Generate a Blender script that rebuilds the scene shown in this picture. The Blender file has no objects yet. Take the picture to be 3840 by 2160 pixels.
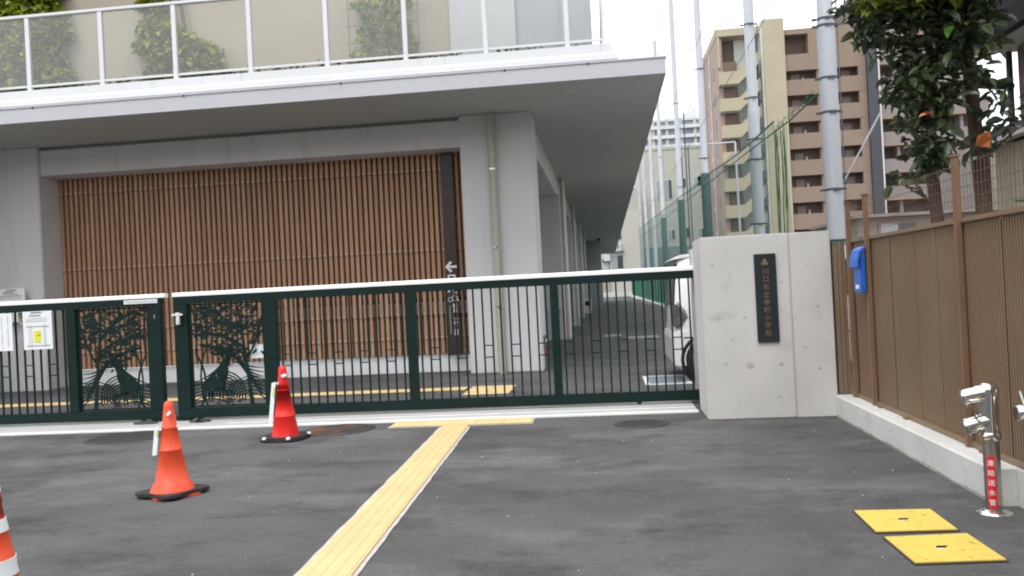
import bpy, math, random
from mathutils import Vector, Matrix
random.seed(7)
SC = bpy.context.scene
C = SC.collection
PI = math.pi

# ---------------------------------------------------------------- camera, sky, sun, exposure
def camera():
    cd = bpy.data.cameras.new('camera')
    cd.sensor_width = 36.0
    cd.lens = 3176.78 / 3840 * 36
    cd.clip_start = 0.05
    cd.clip_end = 3000
    o = bpy.data.objects.new('camera', cd)
    C.objects.link(o)
    yaw, pitch, roll = [math.radians(a) for a in (6.30508771, 0.22780183, -2.88599838)]
    fwd = Vector((-math.sin(yaw) * math.cos(pitch), math.cos(yaw) * math.cos(pitch), math.sin(pitch)))
    right = Vector((math.cos(yaw), math.sin(yaw), 0))
    up = right.cross(fwd)
    c, s = math.cos(roll), math.sin(roll)
    r2 = right * c + up * s
    u2 = up * c - right * s
    m = Matrix((r2, u2, -fwd)).transposed().to_4x4()
    m.translation = (0, 0, 1.3)
    o.matrix_world = m
    SC.camera = o
camera()

W = bpy.data.worlds.new('World')
SC.world = W
W.use_nodes = True
nt = W.node_tree
bg = nt.nodes['Background']
sky = nt.nodes.new('ShaderNodeTexSky')
sky.sky_type = 'NISHITA'
sky.sun_disc = False
sky.sun_elevation = math.radians(58)
sky.sun_rotation = math.radians(200)
sky.air_density = 1.0
sky.dust_density = 3.0
hs = nt.nodes.new('ShaderNodeHueSaturation')
hs.inputs['Saturation'].default_value = 0.35
mx = nt.nodes.new('ShaderNodeMix')
mx.data_type = 'RGBA'
mx.inputs['Factor'].default_value = 0.8
mx.inputs[7].default_value = (11.8, 12.1, 12.6, 1)      # even cloud deck
nt.links.new(sky.outputs[0], hs.inputs['Color'])
nt.links.new(hs.outputs[0], mx.inputs[6])
nt.links.new(mx.outputs[2], bg.inputs[0])
bg.inputs[1].default_value = 0.11

sd = bpy.data.lights.new('sun', 'SUN')
sd.energy = 0.9
sd.angle = math.radians(25)
sd.color = (1, 0.97, 0.92)
so = bpy.data.objects.new('sun', sd)
C.objects.link(so)
so.rotation_euler = (math.radians(32), 0, math.radians(-20))

SC.view_settings.view_transform = 'Standard'
SC.view_settings.look = 'None'
SC.view_settings.exposure = 0.65
SC.view_settings.gamma = 1.0
SC.view_settings.use_curve_mapping = False
SC.cycles.filter_width = 2.0
SC.cycles.max_bounces = 8
SC.cycles.transparent_max_bounces = 24

# ---------------------------------------------------------------- materials
def _mix(nt, fac, a, b, blend='MIX'):
    n = nt.nodes.new('ShaderNodeMix')
    n.data_type = 'RGBA'
    n.blend_type = blend
    for sock, v in ((n.inputs[0], fac), (n.inputs[6], a), (n.inputs[7], b)):
        if hasattr(v, 'node'):
            nt.links.new(v, sock)
        elif isinstance(v, (int, float)):
            sock.default_value = v
        else:
            sock.default_value = (*v[:3], 1)
    return n.outputs[2]

def _noise(nt, scale, detail=4, vec=None, stretch=None, rough=0.55):
    n = nt.nodes.new('ShaderNodeTexNoise')
    n.inputs['Scale'].default_value = scale
    n.inputs['Detail'].default_value = detail
    n.inputs['Roughness'].default_value = rough
    g = nt.nodes.new('ShaderNodeNewGeometry')
    out = g.outputs['Position']
    if stretch:
        mp = nt.nodes.new('ShaderNodeMapping')
        mp.inputs['Scale'].default_value = stretch
        nt.links.new(out, mp.inputs[0])
        out = mp.outputs[0]
    nt.links.new(out, n.inputs['Vector'])
    return n.outputs['Fac']

def _ramp(nt, fac, a, b):
    r = nt.nodes.new('ShaderNodeMapRange')
    r.inputs['From Min'].default_value = a
    r.inputs['From Max'].default_value = b
    nt.links.new(fac, r.inputs['Value'])
    return r.outputs[0]

def mat(name, col, rough=0.6, metal=0.0, var=0.12, scale=3.0, stretch=None, stain=None, stain_rng=(0.55, 0.75),
        stain_scale=6, stain_stretch=None, bump=0.0, bscale=80, rand=0.0, col2=None, spec=0.5):
    m = bpy.data.materials.new(name)
    m.use_nodes = True
    t = m.node_tree
    b = t.nodes['Principled BSDF']
    dark = tuple(c * (1 - var) for c in col)
    light = col2 or tuple(min(1, c * (1 + var)) for c in col)
    f = _ramp(t, _noise(t, scale, 5, stretch=stretch), 0.3, 0.7)
    c = _mix(t, f, dark, light)
    if stain:
        sf = _ramp(t, _noise(t, stain_scale, 4, stretch=stain_stretch), *stain_rng)
        c = _mix(t, sf, c, stain)
    if rand:
        oi = t.nodes.new('ShaderNodeObjectInfo')
        rr = _ramp(t, oi.outputs['Random'], 0, 1)
        mm = t.nodes.new('ShaderNodeMapRange')
        mm.inputs['To Min'].default_value = 1 - rand
        mm.inputs['To Max'].default_value = 1 + rand
        t.links.new(rr, mm.inputs['Value'])
        hv = t.nodes.new('ShaderNodeHueSaturation')
        t.links.new(mm.outputs[0], hv.inputs['Value'])
        t.links.new(c, hv.inputs['Color'])
        c = hv.outputs[0]
    t.links.new(c, b.inputs['Base Color'])
    b.inputs['Roughness'].default_value = rough
    b.inputs['Metallic'].default_value = metal
    b.inputs['Specular IOR Level'].default_value = spec
    if bump:
        bn = t.nodes.new('ShaderNodeBump')
        bn.inputs['Strength'].default_value = bump
        bn.inputs['Distance'].default_value = 0.01
        t.links.new(_noise(t, bscale, 3), bn.inputs['Height'])
        t.links.new(bn.outputs[0], b.inputs['Normal'])
    return m

def asphalt(name, base, patch, worn):
    m = bpy.data.materials.new(name)
    m.use_nodes = True
    t = m.node_tree
    b = t.nodes['Principled BSDF']
    f = _ramp(t, _noise(t, 0.42, 7, rough=0.62), 0.38, 0.62)
    c = _mix(t, f, base, patch)
    f2 = _ramp(t, _noise(t, 0.8, 8, stretch=(0.8, 1.3, 1), rough=0.7), 0.50, 0.72)
    c = _mix(t, f2, c, worn)
    f2b = _ramp(t, _noise(t, 1.15, 8, stretch=(1.0, 1.5, 1.3), rough=0.72), 0.50, 0.70)
    c = _mix(t, f2b, c, tuple(x * 0.62 for x in base))
    f4 = _ramp(t, _noise(t, 22, 5, rough=0.75), 0.30, 0.70)
    c = _mix(t, f4, c, (0.80, 0.80, 0.80), 'MULTIPLY')
    f3 = _ramp(t, _noise(t, 130, 3, rough=0.8), 0.34, 0.66)
    c = _mix(t, f3, c, (0.50, 0.50, 0.50), 'MULTIPLY')
    v = t.nodes.new('ShaderNodeTexVoronoi')
    v.inputs['Scale'].default_value = 9
    g = t.nodes.new('ShaderNodeNewGeometry')
    t.links.new(g.outputs['Position'], v.inputs['Vector'])
    lt = t.nodes.new('ShaderNodeMath')
    lt.operation = 'LESS_THAN'
    lt.inputs[1].default_value = 0.006
    t.links.new(v.outputs['Distance'], lt.inputs[0])
    c = _mix(t, lt.outputs[0], c, (0.3, 0.29, 0.28))
    t.links.new(c, b.inputs['Base Color'])
    b.inputs['Roughness'].default_value = 0.9
    b.inputs['Specular IOR Level'].default_value = 0.2
    bn = t.nodes.new('ShaderNodeBump')
    bn.inputs['Strength'].default_value = 0.5
    bn.inputs['Distance'].default_value = 0.006
    t.links.new(_noise(t, 220, 3), bn.inputs['Height'])
    t.links.new(bn.outputs[0], b.inputs['Normal'])
    return m

def see(name, col, alpha, rough=0.1, gloss=0.0):
    """pane or net: partly see-through, partly its own colour, with a mirror share"""
    m = bpy.data.materials.new(name)
    m.use_nodes = True
    t = m.node_tree
    t.nodes.remove(t.nodes['Principled BSDF'])
    out = t.nodes['Material Output']
    tr = t.nodes.new('ShaderNodeBsdfTransparent')
    df = t.nodes.new('ShaderNodeBsdfDiffuse')
    df.inputs[0].default_value = (*col, 1)
    t.links.new(_mix(t, _ramp(t, _noise(t, 1.2, 3), 0.3, 0.7), col, tuple(min(1, c * 1.25) for c in col)), df.inputs[0])
    a = t.nodes.new('ShaderNodeMixShader')
    a.inputs[0].default_value = alpha
    t.links.new(tr.outputs[0], a.inputs[1])
    t.links.new(df.outputs[0], a.inputs[2])
    last = a
    if gloss:
        gl = t.nodes.new('ShaderNodeBsdfGlossy')
        gl.inputs['Roughness'].default_value = rough
        lw = t.nodes.new('ShaderNodeLayerWeight')
        lw.inputs[0].default_value = 0.25
        mm = t.nodes.new('ShaderNodeMapRange')
        mm.inputs['To Min'].default_value = gloss
        mm.inputs['To Max'].default_value = 0.8
        t.links.new(lw.outputs['Fresnel'], mm.inputs['Value'])
        g2 = t.nodes.new('ShaderNodeMixShader')
        t.links.new(mm.outputs[0], g2.inputs[0])
        t.links.new(a.outputs[0], g2.inputs[1])
        t.links.new(gl.outputs[0], g2.inputs[2])
        last = g2
    t.links.new(last.outputs[0], out.inputs[0])
    return m

M = {}
M['road'] = asphalt('road_asphalt', (0.124, 0.122, 0.122), (0.184, 0.181, 0.180), (0.245, 0.245, 0.248))
M['yard'] = asphalt('yard_asphalt', (0.135, 0.132, 0.136), (0.175, 0.172, 0.176), (0.21, 0.21, 0.213))
M['concrete'] = mat('pillar_concrete', (0.575, 0.56, 0.535), 0.85, var=0.08, scale=1.6, stain=(0.44, 0.425, 0.40), stain_rng=(0.60, 0.85), stain_scale=4.5, bump=0.15, bscale=40)
M['blot'] = mat('concrete_blot', (0.43, 0.415, 0.39), 0.9, var=0.15, scale=20)
M['kerb'] = mat('kerb_concrete', (0.60, 0.60, 0.57), 0.85, var=0.07, scale=2, stain=(0.42, 0.43, 0.38), stain_rng=(0.58, 0.8), stain_scale=5, stain_stretch=(1, 1, 2), bump=0.15)
M['moss'] = mat('kerb_moss', (0.33, 0.335, 0.26), 0.95, var=0.3, scale=12)
M['wall_grey'] = mat('painted_wall', (0.61, 0.60, 0.605), 0.75, var=0.04, scale=1.0, bump=0.06, stain=(0.50, 0.49, 0.48), stain_rng=(0.56, 0.85), stain_scale=2.5, stain_stretch=(2.2, 2.2, 0.35))
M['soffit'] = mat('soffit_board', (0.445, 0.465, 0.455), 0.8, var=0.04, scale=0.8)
M['fascia'] = mat('fascia_metal', (0.475, 0.48, 0.50), 0.45, var=0.03, scale=1.2)
M['white'] = mat('white_coping', (0.66, 0.67, 0.68), 0.4, var=0.03, scale=1.0, stain=(0.50, 0.50, 0.49), stain_rng=(0.60, 0.82), stain_scale=2.2, stain_stretch=(2.5, 1, 0.4))
M['gap'] = mat('dark_gap', (0.03, 0.03, 0.032), 0.9, spec=0.15)
M['upper'] = mat('beige_upper_wall', (0.335, 0.295, 0.235), 0.85, var=0.05, scale=1.3)
M['upper2'] = mat('pale_upper_wall', (0.43, 0.44, 0.445), 0.8, var=0.03)
M['upper3'] = mat('blue_grey_panel', (0.30, 0.325, 0.34), 0.6, var=0.05)
M['pane'] = see('frosted_pane', (0.62, 0.63, 0.58), 0.075, 0.02, 0.02)
M['slat'] = mat('wood_slat', (0.44, 0.255, 0.155), 0.55, var=0.16, scale=2.0, stretch=(6, 6, 0.6), rand=0.12)
M['slatrail'] = mat('slat_rail', (0.20, 0.11, 0.07), 0.6, var=0.2)
M['bracket'] = mat('slat_bracket', (0.62, 0.42, 0.30), 0.35, var=0.1)
M['slatback'] = mat('back_panel', (0.32, 0.145, 0.08), 0.8, var=0.2)
M['windark'] = mat('dark_window', (0.04, 0.05, 0.05), 0.15, var=0.3, scale=3)
M['pipe'] = mat('beige_pipe', (0.42, 0.40, 0.33), 0.5, var=0.06)
M['signbrown'] = mat('brown_sign_panel', (0.045, 0.025, 0.024), 0.4, var=0.1)
M['ink'] = mat('white_print', (0.8, 0.8, 0.78), 0.5, var=0.02)
M['gate'] = mat('gate_green', (0.004, 0.018, 0.016), 0.55, var=0.2, scale=3, spec=0.22)
M['cap'] = mat('gate_cap', (0.92, 0.91, 0.90), 0.3, var=0.02)
M['latch'] = mat('satin_latch', (0.72, 0.72, 0.72), 0.3, var=0.05)
M['steel'] = mat('brushed_steel', (0.62, 0.61, 0.60), 0.25, metal=1.0, var=0.08, scale=20)
M['steelrail'] = mat('track_steel', (0.80, 0.80, 0.78), 0.45, var=0.05, scale=2)
M['apron'] = mat('threshold_concrete', (0.46, 0.46, 0.445), 0.8, var=0.08, scale=2.5, stain=(0.27, 0.26, 0.25), stain_rng=(0.58, 0.76), stain_scale=2.2, stain_stretch=(0.6, 3, 1), bump=0.1)
M['apron2'] = mat('inner_threshold_concrete', (0.20, 0.20, 0.19), 0.85, var=0.12, scale=3)
M['paper'] = mat('white_notice', (0.80, 0.82, 0.83), 0.5, var=0.01)
M['print'] = mat('grey_print', (0.12, 0.12, 0.12), 0.7, var=0.1)
M['printlight'] = mat('pale_print', (0.50, 0.50, 0.50), 0.7, var=0.1)
M['yellow'] = mat('map_yellow', (0.72, 0.72, 0.03), 0.6, var=0.03)
M['lime'] = mat('lime_card', (0.50, 0.58, 0.16), 0.6, var=0.03)
M['tile'] = mat('tactile_yellow', (0.66, 0.485, 0.235), 0.7, var=0.06, scale=3, rand=0.03)
M['tileedge'] = mat('tactile_border', (0.50, 0.47, 0.42), 0.8, var=0.12, scale=14)
M['plate'] = mat('cover_yellow', (0.70, 0.525, 0.10), 0.7, var=0.07, scale=5, stain=(0.30, 0.21, 0.05), stain_rng=(0.62, 0.72), stain_scale=24, rand=0.03, bump=0.4, bscale=90)
M['platefrm'] = mat('cover_frame', (0.045, 0.04, 0.042), 0.7, var=0.2)
M['iron'] = mat('cast_iron', (0.055, 0.057, 0.06), 0.6, metal=0.3, var=0.2, scale=12, bump=0.3, bscale=120)
M['rust'] = mat('rusty_iron', (0.06, 0.055, 0.052), 0.7, metal=0.2, var=0.2, scale=8, stain=(0.20, 0.10, 0.05), stain_rng=(0.45, 0.6), stain_scale=2.2)
M['conered'] = mat('red_cone', (0.80, 0.022, 0.016), 0.38, var=0.08, scale=4)
M['coneor'] = mat('orange_cone', (0.80, 0.085, 0.028), 0.45, var=0.1, scale=5, stain=(0.45, 0.06, 0.03), stain_rng=(0.62, 0.8), stain_scale=9)
M['rubber'] = mat('black_rubber', (0.025, 0.026, 0.028), 0.75, var=0.2, scale=8)
M['brown'] = mat('brown_panel', (0.215, 0.142, 0.085), 0.5, var=0.10, scale=1.2, stain=(0.24, 0.185, 0.13), stain_rng=(0.5, 0.75), stain_scale=1.6, stain_stretch=(1, 1, 0.5), rand=0.04)
M['brownpost'] = mat('brown_post', (0.20, 0.115, 0.065), 0.5, var=0.12, scale=4, stain=(0.20, 0.09, 0.045), stain_rng=(0.55, 0.8))
M['wire'] = mat('brown_wire', (0.16, 0.10, 0.07), 0.5)
M['blue'] = mat('blue_plastic', (0.018, 0.125, 0.50), 0.4, var=0.10, scale=6, stain=(0.05, 0.16, 0.42), stain_rng=(0.58, 0.8), stain_scale=14)
M['plaque'] = mat('bronze_plaque', (0.022, 0.030, 0.034), 0.35, metal=0.2, var=0.15)
M['gold'] = mat('bronze_letters', (0.34, 0.21, 0.12), 0.4, metal=0.5, var=0.1)
M['chrome'] = mat('polished_steel', (0.72, 0.71, 0.69), 0.12, metal=1.0, var=0.06, scale=25)
M['hose'] = mat('dull_steel', (0.45, 0.44, 0.41), 0.3, metal=1.0, var=0.1, scale=25)
M['redlabel'] = mat('red_label', (0.62, 0.012, 0.02), 0.45, var=0.03)
M['carwhite'] = mat('car_white', (0.80, 0.80, 0.81), 0.18, var=0.01)
M['carglass'] = mat('car_glass', (0.02, 0.025, 0.028), 0.05, var=0.1)
M['lamp'] = mat('smoked_lamp', (0.10, 0.105, 0.11), 0.08, var=0.3, scale=12)
M['tyre'] = mat('tyre_rubber', (0.015, 0.015, 0.016), 0.8)
M['alloy'] = mat('alloy_rim', (0.40, 0.41, 0.42), 0.3, metal=0.9)
M['pole'] = mat('galvanised_pole', (0.43, 0.45, 0.485), 0.5, metal=0.0, var=0.06, scale=2, stretch=(2, 2, 0.3))
M['band'] = mat('dark_band', (0.06, 0.075, 0.08), 0.6)
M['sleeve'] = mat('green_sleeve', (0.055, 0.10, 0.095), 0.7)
M['net'] = see('green_net', (0.09, 0.19, 0.165), 0.30)
M['netdense'] = see('bunched_net', (0.03, 0.16, 0.07), 0.75)
M['rope'] = mat('green_rope', (0.02, 0.11, 0.05), 0.8)
M['wirec'] = mat('steel_wire', (0.12, 0.13, 0.13), 0.5)
M['fencegreen'] = mat('green_pad', (0.008, 0.27, 0.135), 0.5, var=0.1, rand=0.12)
M['fencedark'] = mat('green_fence_post', (0.012, 0.10, 0.06), 0.5, var=0.1)
M['tan'] = mat('tan_tile', (0.235, 0.172, 0.13), 0.75, var=0.05, scale=0.6, rand=0.03)
M['tanback'] = mat('brown_recess', (0.15, 0.105, 0.085), 0.8, var=0.1)
M['cream'] = mat('cream_tile', (0.375, 0.335, 0.235), 0.75, var=0.04, scale=0.5)
M['creamin'] = mat('cream_inner', (0.56, 0.57, 0.52), 0.8, var=0.03)
M['pink'] = mat('pink_tile', (0.34, 0.25, 0.205), 0.8, var=0.04, scale=0.5)
M['darkcol'] = mat('dark_column', (0.045, 0.047, 0.062), 0.5, var=0.05)
M['greybrown'] = mat('grey_brown_tile', (0.235, 0.205, 0.19), 0.8, var=0.06)
M['edge'] = mat('orange_edge', (0.33, 0.22, 0.145), 0.8)
M['door'] = mat('flat_door', (0.25, 0.19, 0.17), 0.5, var=0.05)
M['meter'] = mat('pale_box', (0.55, 0.52, 0.48), 0.6)
M['farwhite'] = mat('far_white', (0.56, 0.58, 0.58), 0.8, var=0.03, scale=0.3)
M['fargrey'] = mat('far_grey', (0.20, 0.24, 0.27), 0.7, var=0.15, scale=0.4)
M['farbeige'] = mat('far_beige', (0.44, 0.44, 0.39), 0.85, var=0.03, scale=0.3)
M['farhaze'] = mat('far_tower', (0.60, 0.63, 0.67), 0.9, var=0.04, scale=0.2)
M['endwall'] = mat('end_wall_beige', (0.50, 0.485, 0.43), 0.85, var=0.04, scale=0.6)
M['block'] = mat('blue_grey_block', (0.30, 0.315, 0.335), 0.8, var=0.04)
M['bark'] = mat('bark', (0.105, 0.070, 0.048), 0.9, var=0.35, scale=14, stretch=(2, 2, 0.4), bump=0.6, bscale=40)
M['housewall'] = mat('house_wall', (0.16, 0.115, 0.10), 0.8, var=0.06)
M['siding'] = mat('annex_siding', (0.30, 0.27, 0.205), 0.8, var=0.05)
M['roofdark'] = mat('dark_roof', (0.03, 0.033, 0.04), 0.5, var=0.2)
M['eave'] = mat('pale_eave', (0.40, 0.38, 0.34), 0.8, var=0.05)
M['faucet'] = mat('grey_valve', (0.22, 0.22, 0.22), 0.4, metal=0.5, var=0.2)
M['redcap'] = mat('red_valve', (0.5, 0.05, 0.04), 0.5)

def leafmat(name, a, b, c, rng=(0.35, 0.65), rough=0.4, scale=9, trans=0.25, rand=0.0):
    m = bpy.data.materials.new(name)
    m.use_nodes = True
    t = m.node_tree
    p = t.nodes['Principled BSDF']
    n1 = _ramp(t, _noise(t, scale, 2), *rng)
    col = _mix(t, n1, a, b)
    n2 = _ramp(t, _noise(t, scale * 1.7 + 3, 2, stretch=(1.1, 0.9, 1)), 0.6, 0.7)
    col = _mix(t, n2, col, c)
    if rand:
        oi = t.nodes.new('ShaderNodeObjectInfo')
        col = _mix(t, oi.outputs['Random'], col, b)
    t.links.new(col, p.inputs['Base Color'])
    p.inputs['Roughness'].default_value = rough
    tl = t.nodes.new('ShaderNodeBsdfTranslucent')
    t.links.new(col, tl.inputs[0])
    ms = t.nodes.new('ShaderNodeMixShader')
    ms.inputs[0].default_value = trans
    t.links.new(p.outputs[0], ms.inputs[1])
    t.links.new(tl.outputs[0], ms.inputs[2])
    t.links.new(ms.outputs[0], t.nodes['Material Output'].inputs[0])
    return m
M['leaf'] = leafmat('camellia_leaf', (0.032, 0.048, 0.026), (0.080, 0.112, 0.048), (0.16, 0.195, 0.055), rough=0.32, scale=6, trans=0.22)
M['leafor'] = mat('orange_leaf', (0.55, 0.16, 0.05), 0.5)
M['ivy'] = leafmat('ivy_leaf', (0.10, 0.14, 0.016), (0.34, 0.40, 0.025), (0.60, 0.48, 0.025), rough=0.5, scale=7, trans=0.35, rng=(0.42, 0.6))
M['hedge'] = leafmat('planter_leaf', (0.05, 0.075, 0.02), (0.13, 0.19, 0.03), (0.30, 0.28, 0.05), rough=0.5, scale=7)
M['fresh'] = leafmat('fresh_leaf', (0.05, 0.14, 0.02), (0.10, 0.22, 0.03), (0.15, 0.30, 0.04), rough=0.4, scale=8, trans=0.35)

# ---------------------------------------------------------------- mesh helpers
class MB:
    def __init__(s):
        s.v = []; s.f = []; s.m = []; s.s = []; s.mi = 0
    def add(s, vs, fs, smooth=False):
        o = len(s.v)
        s.v += [tuple(p) for p in vs]
        for f in fs:
            s.f.append(tuple(i + o for i in f)); s.m.append(s.mi); s.s.append(smooth)
        return s
    def box(s, x0, x1, y0, y1, z0, z1):
        return s.add([(x0, y0, z0), (x1, y0, z0), (x1, y1, z0), (x0, y1, z0), (x0, y0, z1), (x1, y0, z1), (x1, y1, z1), (x0, y1, z1)],
                     [(0, 3, 2, 1), (4, 5, 6, 7), (0, 1, 5, 4), (1, 2, 6, 5), (2, 3, 7, 6), (3, 0, 4, 7)])
    def prism(s, poly, axis, a, b):
        n = len(poly)
        def P(p, t):
            return {'x': (t, p[0], p[1]), 'y': (p[0], t, p[1]), 'z': (p[0], p[1], t)}[axis]
        vs = [P(p, a) for p in poly] + [P(p, b) for p in poly]
        fs = [tuple(range(n - 1, -1, -1)), tuple(range(n, 2 * n))] + [(i, (i + 1) % n, n + (i + 1) % n, n + i) for i in range(n)]
        return s.add(vs, fs)
    def tube(s, pts, r, n=8, caps=True, smooth=True):
        pts = [Vector(p) for p in pts]
        rs = r if isinstance(r, (list, tuple)) else [r] * len(pts)
        vs = []; fs = []
        ref = None
        for i, p in enumerate(pts):
            d = (pts[min(i + 1, len(pts) - 1)] - pts[max(i - 1, 0)])
            if d.length < 1e-9: d = Vector((0, 0, 1))
            d.normalize()
            if ref is None:
                ref = Vector((0, 0, 1)) if abs(d.z) < 0.9 else Vector((1, 0, 0))
            a = d.cross(ref)
            if a.length < 1e-4: a = d.cross(Vector((1, 0, 0)))
            a.normalize()
            b = d.cross(a); ref = -b if False else ref
            for k in range(n):
                t = 2 * PI * k / n
                vs.append(p + (a * math.cos(t) + b * math.sin(t)) * rs[i])
        for i in range(len(pts) - 1):
            for k in range(n):
                fs.append((i * n + k, i * n + (k + 1) % n, (i + 1) * n + (k + 1) % n, (i + 1) * n + k))
        s.add(vs, fs, smooth)
        if caps:
            m = len(pts) - 1
            s.add(vs[:n], [tuple(range(n - 1, -1, -1))]); s.add(vs[m * n:], [tuple(range(n))])
        return s
    def lathe(s, prof, cx, cy, n=24, smooth=True, cz=0):
        vs = []
        for (r, z) in prof:
            for k in range(n):
                t = 2 * PI * k / n
                vs.append((cx + r * math.cos(t), cy + r * math.sin(t), z + cz))
        fs = [(i * n + k, i * n + (k + 1) % n, (i + 1) * n + (k + 1) % n, (i + 1) * n + k) for i in range(len(prof) - 1) for k in range(n)]
        s.add(vs, fs, smooth)
        m = len(prof) - 1
        s.add(vs[:n], [tuple(range(n - 1, -1, -1))]); s.add(vs[m * n:], [tuple(range(n))])
        return s
    def ribbon(s, pts, ws, y0, y1):
        """a flat bent bar in the x-z plane, y0..y1 thick"""
        vs = []; fs = []
        P = [Vector((p[0], p[1])) for p in pts]
        for i, p in enumerate(P):
            d = P[min(i + 1, len(P) - 1)] - P[max(i - 1, 0)]
            if d.length < 1e-9: d = Vector((1, 0))
            d.normalize()
            nrm = Vector((-d.y, d.x))
            w = (ws[i] if isinstance(ws, (list, tuple)) else ws) / 2
            a = p + nrm * w; b = p - nrm * w
            vs += [(a.x, y0, a.y), (b.x, y0, b.y), (b.x, y1, b.y), (a.x, y1, a.y)]
        for i in range(len(P) - 1):
            for k in range(4):
                fs.append((i * 4 + k, i * 4 + (k + 1) % 4, (i + 1) * 4 + (k + 1) % 4, (i + 1) * 4 + k))
        fs += [(0, 1, 2, 3), tuple(4 * (len(P) - 1) + k for k in (3, 2, 1, 0))]
        return s.add(vs, fs)
    def mesh(s, name, mats, off=(0, 0, 0), bevel=0.0):
        me = bpy.data.meshes.new(name)
        ox, oy, oz = off
        me.from_pydata([(x - ox, y - oy, z - oz) for x, y, z in s.v], [], s.f)
        for mt in (mats if isinstance(mats, (list, tuple)) else [mats]):
            me.materials.append(mt)
        me.polygons.foreach_set('material_index', s.m)
        me.polygons.foreach_set('use_smooth', s.s)
        if bevel:
            import bmesh
            bm = bmesh.new(); bm.from_mesh(me)
            es = [e for e in bm.edges if e.is_manifold and e.calc_face_angle(0) > 0.6]
            bmesh.ops.bevel(bm, geom=es, offset=bevel, segments=2, affect='EDGES', clamp_overlap=True)
            bm.to_mesh(me); bm.free()
        me.update()
        return me

def rootloc(o):
    l = Vector((0, 0, 0))
    while o is not None:
        l += o.location; o = o.parent
    return l

def link(name, me, parent=None, loc=None):
    o = bpy.data.objects.new(name, me)
    C.objects.link(o)
    if parent: o.parent = parent
    if loc is not None:
        o.location = Vector(loc) - (rootloc(parent) if parent else Vector((0, 0, 0)))
    return o

def part(name, mb, m, parent, bevel=0.0, label=None, kind=None):
    o = link(name, mb.mesh(name, m, rootloc(parent), bevel), parent)
    if label: o['label'] = label
    if kind: o['kind'] = kind
    return o

def thing(name, label, cat, loc, group=None):
    o = bpy.data.objects.new(name, None)
    o.empty_display_size = 0.2
    C.objects.link(o); o.location = loc
    o['label'] = label; o['category'] = cat
    if group: o['group'] = group
    return o

def solo(name, mb, m, label, cat, group=None, bevel=0.0, kind=None):
    xs, ys, zs = zip(*mb.v)
    loc = (sum(xs) / len(xs), sum(ys) / len(ys), min(zs))
    o = link(name, mb.mesh(name, m, loc, bevel)); o.location = loc
    if label: o['label'] = label
    if cat: o['category'] = cat
    if group: o['group'] = group
    if kind: o['kind'] = kind
    return o

def struct(name, mb, m, bevel=0.0):
    o = link(name, mb.mesh(name, m, (0, 0, 0), bevel))
    o['kind'] = 'structure'
    return o

def copy_tree(o, parent=None):
    c = o.copy(); C.objects.link(c)
    if parent: c.parent = parent
    for ch in list(o.children): copy_tree(ch, c)
    return c

def glyphs(body, size, extrude=0.002, bold=0.0):
    cu = bpy.data.curves.new('lettering', 'FONT')
    cu.body = body; cu.size = size; cu.extrude = extrude
    cu.align_x = 'CENTER'; cu.align_y = 'CENTER'
    cu.resolution_u = 2; cu.offset = bold
    o = bpy.data.objects.new('lettering', cu); C.objects.link(o)
    dg = bpy.context.evaluated_depsgraph_get()
    me = bpy.data.meshes.new_from_object(o.evaluated_get(dg))
    bpy.data.objects.remove(o)
    vs = [tuple(v.co) for v in me.vertices]; fs = [tuple(p.vertices) for p in me.polygons]
    bpy.data.meshes.remove(me)
    if vs:
        mx_ = (max(v[0] for v in vs) + min(v[0] for v in vs)) / 2
        my_ = (max(v[1] for v in vs) + min(v[1] for v in vs)) / 2
        vs = [(a - mx_, b - my_, c) for a, b, c in vs]
    return vs, fs

def text_down(chars, size, step, x, y, z, sx=1.0, bold=0.0):
    """characters one under the other, facing -y; z = centre of the first"""
    mb = MB()
    for i, ch in enumerate(chars):
        if ch == ' ': continue
        vs, fs = glyphs(ch, size, bold=bold)
        mb.add([(x + a * sx, y - c, z - i * step + b) for a, b, c in vs], fs)
    return mb

# ---------------------------------------------------------------- ground
g = MB().add([(-400, -60, 0), (400, -60, 0), (400, 9.85, 0), (-400, 9.85, 0)], [(0, 1, 2, 3)])
struct('road', g, M['road'])
g = MB().add([(-400, 9.85, 0), (400, 9.85, 0), (400, 600, 0), (-400, 600, 0)], [(0, 1, 2, 3)])
struct('yard_ground', g, M['yard'])
M['bounce'] = mat('bounce_ground_pale', (0.44, 0.40, 0.32), 0.95, var=0.1, scale=0.5)
struct('bounce_ground', MB().add([(3.4, 14, 0.006), (9.0, 14, 0.006), (12.5, 28, .006), (12.5, 88, 0.006), (3.4, 88, 0.006)], [(0, 1, 2, 3, 4)]), M['bounce'])  # pale ground added behind the net to bounce light onto the soffit

# sliding gate threshold
t = struct('threshold', MB().box(-14, 0.86, 8.74, 9.24, -0.05, 0.006), M['apron'])
part('kerb_line', MB().box(-14, 0.862, 8.60, 8.737, -0.05, 0.012), M['steelrail'], t)
part('groove_line', MB().box(-4.2, 0.861, 8.93, 8.955, 0.0, 0.011), M['steelrail'], t)
part('inner_apron', MB().box(-14, 0.861, 9.243, 9.84, -0.05, 0.005), M['apron2'], t)
part('track', MB().box(-14, 0.861, 9.285, 9.315, 0.0, 0.02), M['steel'], t)

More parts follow.
